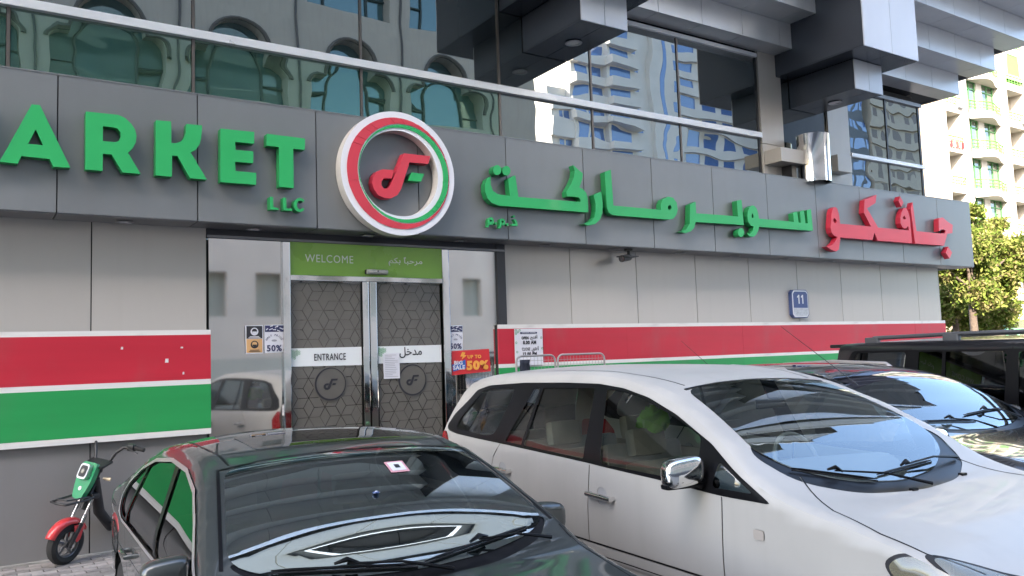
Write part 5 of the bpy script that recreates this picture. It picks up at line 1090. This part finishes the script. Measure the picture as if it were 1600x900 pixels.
tower('ochre_tower', 127, -62, [(0, 14, .5, -16, 76, [(1 + i * 3.2, 2.8 + i * 3.2, .4) for i in range(4)])], 3.3, m_beige_w, mat('brown_window', (.10, .06, .045), .3), 'ochre tower with brown windows mirrored at the right end of the glazing', 0)

# ================================================================== SUNLIT APARTMENT BUILDING AT THE RIGHT
m_cream = mat('cream_render', (.46, .42, .37), .85, var=.05, vscale=.6, grime=.05); m_creamshade = mat('cream_render_shade', (.33, .27, .20), .85, var=.06, vscale=.8)  # second tone is the cream render with shade painted into its colour
m_gframe = mat('green_window_frame', (.06, .20, .06), .5); m_grail = mat('green_railing', (.10, .30, .04), .5); m_aptglass = glassmat('apartment_glass', (.2, .25, .2), (.06, .09, .06), refl=.12)
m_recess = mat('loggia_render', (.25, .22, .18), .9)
ap = empty('apartment_building', (64.3, 34, 0), label='sunlit cream apartment block with green window frames and wavy balcony rails beyond the street corner', cat='building')
FH = 3.25; rails = [8.3 + FH * i for i in range(9)]
def A(mb, n, m, sm=None, par=None): return mb.build(n, m, par or ap, sm)
A(MB().box((0, 1.2, 0), (34, 14, 37)), 'building_core', m_recess); 
# piers between the columns of openings (front plane y=0)
for a, b, n in ((0, .35, 'pier'), (2.55, 3.75, 'pier'), (8.9, 10.45, 'pier'), (13.4, 16.0, 'pier'), (21.5, 23.0, 'pier'), (25.8, 34, 'pier')): A(MB().box((a, 0, 5.2), (b, 1.2, 37)), n, m_cream)
for x in (9.35, 9.75): A(MB().tube([(x, -.05, 5.2), (x, -.05, 27.0), (x - .15, -.05, 28.0), (x - .6, -.05, 29.0), (x - 1.3, -.05, 29.6)], .16, 8), 'round_moulding', m_creamshade, sm=50)
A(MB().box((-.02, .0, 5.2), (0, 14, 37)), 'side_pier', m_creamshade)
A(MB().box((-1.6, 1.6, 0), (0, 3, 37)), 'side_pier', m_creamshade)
ah = ap; 
win = MB(); 
def windowpart(x0, x1, z0, z1, y):
    w0 = A(MB().box((x0, y, z0), (x1, y + .05, z1)), 'window', m_aptglass); f2 = MB(); t_ = .09; xm = (x0 + x1) / 2
    for a in ((x0, z0, x1, z0 + t_), (x0, z1 - t_, x1, z1), (x0, z0, x0 + t_, z1), (x1 - t_, z0, x1, z1), (xm - t_ / 2, z0, xm + t_ / 2, z1), (x0, z1 - .7, x1, z1 - .7 + t_)): f2.box((a[0], y - .06, a[1]), (a[2], y, a[3]))
    A(f2, 'frame', m_gframe, par=w0); return w0
def railing(pts, z, name='balcony_rail'):
    r2 = MB(); 
    for dz in (0, -.28, -.52): r2.tube([(p[0], p[1], z + dz) for p in pts], .05 if dz == 0 else .035, 6)
    for i in range(0, len(pts), 1): r2.tube([(pts[i][0], pts[i][1], z - .8), (pts[i][0], pts[i][1], z)], .03, 4)
    return A(r2, name, m_grail)
for k, rz_ in enumerate(rails):
    sl_ = rz_ - .85     # balcony floor
    for (c0, c1) in ((.35, 2.55), (10.45, 13.4), (23.0, 25.8)):     # loggias
        A(MB().box((c0, 0, sl_ - .5), (c1, 1.2, sl_ + .12)), 'spandrel', m_cream)
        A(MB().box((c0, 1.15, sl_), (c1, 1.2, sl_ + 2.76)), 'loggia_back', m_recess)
        windowpart(c0 + .3, c1 - .9 if c1 < 3 else c1 - 1.2, sl_ + .15, sl_ + 2.4, 1.08)
        railing([(c0 + (c1 - c0) * i / 6, -.02, 0) for i in range(7)], rz_ - .1, 'loggia_rail')
    for (c0, c1) in ((3.75, 8.9), (16.0, 21.5)):                     # paired windows behind a wavy balcony front
        A(MB().box((c0, .25, sl_ - .55), (c1, 1.2, sl_ + .1)), 'spandrel', m_cream)
        mid = (c0 + c1) / 2; A(MB().box((mid - .45, .3, sl_ + .1), (mid + .45, 1.2, sl_ + 2.72)), 'window_pier', m_cream)
        windowpart(c0 + .1, mid - .45, sl_ + .1, sl_ + 2.7, .45); windowpart(mid + .45, c1 - .1, sl_ + .1, sl_ + 2.7, .45)
        n = 24; wv = [(c0 + (c1 - c0) * i / n, -.35 - .28 * math.cos(2 * math.pi * i / n * 1.0 + math.pi)) for i in range(n + 1)]
        pr = MB(); 
        for p in wv: pr.v += [(p[0], p[1], sl_ - .6 + .12 * math.cos(p[0])), (p[0], p[1], sl_ + .05), (p[0], .3, sl_ - .6), (p[0], .3, sl_ + .05)]
        for i in range(n): 
            b = i * 4; pr.f += [(b, b + 4, b + 5, b + 1), (b + 1, b + 5, b + 7, b + 3), (b, b + 2, b + 6, b + 4)]; pr.mi += [0, 0, 0]
        A(pr, 'balcony_front', m_cream, sm=50)
        railing([(p[0], p[1], 0) for p in wv[::2]], rz_ - .05)
    # rounded balconies of the neighbouring wing
    rb_ = MB().lathe([(0, sl_ - 1.1), (1.15, sl_ - 1.0), (1.3, sl_ - .8), (1.3, sl_ + .05), (1.2, sl_ + .05), (1.2, sl_ - .7), (0, sl_ - .7)], (-3.2, 2.6, 0), 'Z', 28); A(rb_, 'round_balcony', m_cream, sm=50)
    railing([(-3.2 + 1.22 * math.cos(R(a)), 2.6 + 1.22 * math.sin(R(a)), 0) for a in range(150, 400, 22)], rz_, 'round_rail')
for x_, z_ in ((1.5, 10.75), (12.2, 14.0), (2.0, 20.5), (12.6, 20.5), (7.0, 10.9)): A(MB().box((x_, -.25, z_ - .1), (x_ + .75, .2, z_ + .45)), 'air_conditioner', m_enamel2)
A(MB().box((-9, 3.0, 0), (-1.6, 12, 37)), 'wing_wall', m_cream); windowpart(-3.8, -2.6, 18.1, 20.2, 2.9); windowpart(-3.8, -2.6, 14.8, 17, 2.9)
for c0, c1 in ((10.45, 13.4),):
    A(MB().prism([(c0, 24.2), (c1, 24.2)] + arc((c0 + c1) / 2, 25.2, (c1 - c0) / 2, 2.6, 0, 180, 16), -.02, .1, [[(c0 + .35, 24.6), (c1 - .35, 24.6)] + arc((c0 + c1) / 2, 25.2, (c1 - c0) / 2 - .35, 2.2, 0, 180, 16)]), 'arch_surround', m_cream)
    lt = MB(); 
    for i in range(9): x = c0 + .4 + i * .27; lt.tube([(x, .02, 24.6), (x + 1.2, .02, 27.0)], .035, 4).tube([(x + .9, .02, 24.6), (x - .3, .02, 27.0)], .035, 4)
    lt.v = [v for v in lt.v]; A(MB().prism([(c0 + .35, 24.6), (c1 - .35, 24.6)] + arc((c0 + c1) / 2, 25.2, (c1 - c0) / 2 - .35, 2.2, 0, 180, 16), .04, .08), 'arch_panel', m_grail)
A(MB().box((0, -.3, 5.0), (34, 1.2, 5.45)), 'cornice_band', m_cream); A(MB().box((0, -.5, 36.6), (34, 1.2, 37.4)), 'cornice_band', m_cream)
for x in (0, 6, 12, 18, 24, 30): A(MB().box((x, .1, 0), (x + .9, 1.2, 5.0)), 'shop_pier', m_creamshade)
for x in (.9, 6.9, 12.9): A(MB().box((x, .8, .2), (x + 5.1, .85, 3.4)), 'shop_window', m_aptglass)
# laundry hung over a loggia rail
cols_ = [(.62, .03, .03), (.7, .65, .6), (.62, .05, .04), (.7, .25, .2), (.6, .02, .02)]
for i in range(5):
    x = 64.3 + .45 + i * .42; o = MB().box((x, 33.85, 17.05), (x + .3, 33.9, 17.55 - .12 * (i % 2))).build('laundry_cloth', mat('laundry_%d' % i, cols_[i], .9)); o.name = 'laundry_cloth'
    tag(o, ['red cloth hanging first from the left over a loggia rail of the cream block', 'white cloth hanging second from the left over a loggia rail of the cream block', 'dark red cloth hanging in the middle of the laundry on the cream block', 'pinkish cloth hanging fourth from the left over a loggia rail of the cream block', 'bright red cloth hanging last at the right of the laundry on the cream block'][i], 'laundry', 'laundry on a loggia rail')
sg = empty('shop_sign', (70.5, 33.5, 4.0), label='white shop sign with black Arabic letters under the cream apartment block', cat='sign')
MB().box((-2.4, 0, -.62), (3.4, .15, .62)).build('sign_board', m_enamel, sg); text('lettering', '\uFEF2\uFE92\uFEC7\uFEEE\uFE91\u0623', m_ink, .1, -.02, -.4, 3.6, 1.0, sg, .02, .02)
tb = empty('banner_sign', (62.5, 30, 0), label='turquoise upright banner sign by the trees beyond the street corner', cat='sign')
MB().box((-.5, 0, 2.45), (.55, .08, 3.6)).build('banner', mat('turquoise_print', (.10, .48, .62), .5), tb); MB().tube([(0, .1, 0), (0, .1, 3.6)], .05, 8).build('post', m_silver, tb)
# low green fence in front of the trees' street
fn = empty('green_fence', (41, 19.5, 0), label='low pale green metal fence under the trees beyond the street corner', cat='fence')
for i in range(9):
    MB().box((i * 1.1, 0, 0), (i * 1.1 + .08, .08, 2.35)).build('post', mat('pale_green_paint', (.22, .50, .28), .5), fn)
    if i < 8: MB().box((i * 1.1 + .09, .02, 2.26), ((i + 1) * 1.1 - .01, .06, 2.34)).box((i * 1.1 + .09, .02, 1.3), ((i + 1) * 1.1 - .01, .06, 1.36)).build('rail', MATS['pale_green_paint'], fn)

# ================================================================== TREES
def leafmat(name, c1, c2, c3):
    m = bpy.data.materials.new(name); m.use_nodes = True; n = m.node_tree; n.nodes.clear(); out = n.nodes.new('ShaderNodeOutputMaterial')
    g_ = n.nodes.new('ShaderNodeNewGeometry'); nz = n.nodes.new('ShaderNodeTexNoise'); nz.inputs['Scale'].default_value = 1.6; nz.inputs['Detail'].default_value = 5; tc = n.nodes.new('ShaderNodeTexCoord'); n.links.new(tc.outputs['Object'], nz.inputs['Vector'])
    ad = n.nodes.new('ShaderNodeMath'); ad.operation = 'MULTIPLY_ADD'; ad.inputs[1].default_value = .45; n.links.new(g_.outputs['Random Per Island'], ad.inputs[0]); n.links.new(nz.outputs['Fac'], ad.inputs[2])
    cr = n.nodes.new('ShaderNodeValToRGB'); cr.color_ramp.elements[0].position = .42; cr.color_ramp.elements[0].color = (*c1, 1); cr.color_ramp.elements[1].position = 1.0; cr.color_ramp.elements[1].color = (*c3, 1); e_ = cr.color_ramp.elements.new(.68); e_.color = (*c2, 1); n.links.new(ad.outputs[0], cr.inputs[0])
    d = n.nodes.new('ShaderNodeBsdfDiffuse'); t = n.nodes.new('ShaderNodeBsdfTranslucent'); mx = n.nodes.new('ShaderNodeMixShader'); mx.inputs[0].default_value = .3
    n.links.new(cr.outputs[0], d.inputs[0]); n.links.new(cr.outputs[0], t.inputs[0]); n.links.new(d.outputs[0], mx.inputs[1]); n.links.new(t.outputs[0], mx.inputs[2]); n.links.new(mx.outputs[0], out.inputs[0]); return m
m_leaf = leafmat('leaf_green', (.07, .12, .025), (.19, .235, .045), (.30, .235, .11)); m_bark = mat('bark', (.10, .07, .05), .9, var=.3, vscale=9, bump=.02, bscale=12)
def tree(name, base, clumps, label, n, seed=1, size=.11):
    rg = np.random.default_rng(seed); t = empty(name, base, label=label, cat='tree', group='trees beyond the building corner'); B0 = np.array(base)
    tk = MB(); hub = Vector((0, 0, min(c[2] for c in clumps) - base[2] + .2)); tk.tube([(0, 0, 0), (.05, 0, hub.z * .5), hub], [.19, .15, .12], 10)
    for c in clumps:
        p = Vector((c[0] - base[0], c[1] - base[1], c[2] - base[2])); m_ = hub.lerp(p, .5) + Vector((rg.uniform(-.2, .2), rg.uniform(-.2, .2), .1)); tk.tube([hub, m_, p], [.075, .045, .02], 6)
    tk.build('trunk', m_bark, t, sm=60)
    tot = sum(c[3]**2 for c in clumps); vs = []
    for c in clumps:
        k = int(n * c[3]**2 / tot); sub = rg.normal(size=(max(6, k // 55), 3)); sub /= np.linalg.norm(sub, axis=1)[:, None]; sub *= (rg.random(len(sub))**.4)[:, None] * c[3]
        pick = rg.integers(0, len(sub), k); p = sub[pick] + rg.normal(size=(k, 3)) * c[3] * .20; p[:, 2] *= .85; p += np.array(c[:3]) - B0
        nn = rg.normal(size=(k, 3)) + np.array([0, 0, .5]); nn /= np.linalg.norm(nn, axis=1)[:, None]; u = np.cross(nn, rg.normal(size=(k, 3))); u /= np.linalg.norm(u, axis=1)[:, None]; v = np.cross(nn, u)
        s_ = size * (.6 + .8 * rg.random(k))[:, None]; vs.append(np.stack([p - u * s_, p - v * s_ * .45, p + u * s_, p + v * s_ * .45], 1))
    V = np.concatenate(vs).reshape(-1, 3); F = np.arange(len(V)).reshape(-1, 4); me = bpy.data.meshes.new('crown'); me.from_pydata(V.tolist(), [], F.tolist()); me.materials.append(m_leaf); link('crown', me, t); return t
def cl_(px, py, rpx, Y, dy=0): p = PY(px, py, Y); dpt = MC[2] @ (p - CAM); return (p[0], p[1] + dy, p[2], rpx * dpt / FPX)
tree('street_tree', tuple(PY(1528, 600, 16.5)[:2]) + (0,), [cl_(1521, 335, 17, 16.5), cl_(1545, 372, 34, 16.5, .4), cl_(1512, 385, 32, 16.5), cl_(1572, 395, 30, 16.5, -.3), cl_(1588, 390, 14, 16.5), cl_(1535, 420, 36, 16.5, .5), cl_(1570, 425, 26, 16.5), cl_(1555, 350, 16, 16.5), cl_(1500, 415, 28, 16.5, .6), cl_(1525, 460, 30, 16.5), cl_(1570, 455, 26, 16.5, .3), cl_(1590, 425, 18, 16.5)], 'yellow-green leafy tree rising highest beside the right end of the fascia', 34000, 3, size=.085)
tree('street_tree', tuple(PY(1500, 600, 18.5)[:2]) + (0,), [cl_(1487, 450, 26, 18.5), cl_(1500, 480, 32, 18.5, .4), cl_(1530, 470, 34, 18.5), cl_(1545, 490, 26, 18.5, -.4), cl_(1478, 490, 20, 18.5), cl_(1515, 505, 26, 18.5), cl_(1550, 455, 22, 18.5), cl_(1570, 480, 22, 18.5), cl_(1555, 505, 20, 18.5)], 'lower bushy tree with brownish patches close beside the wall end', 26000, 5, size=.085)
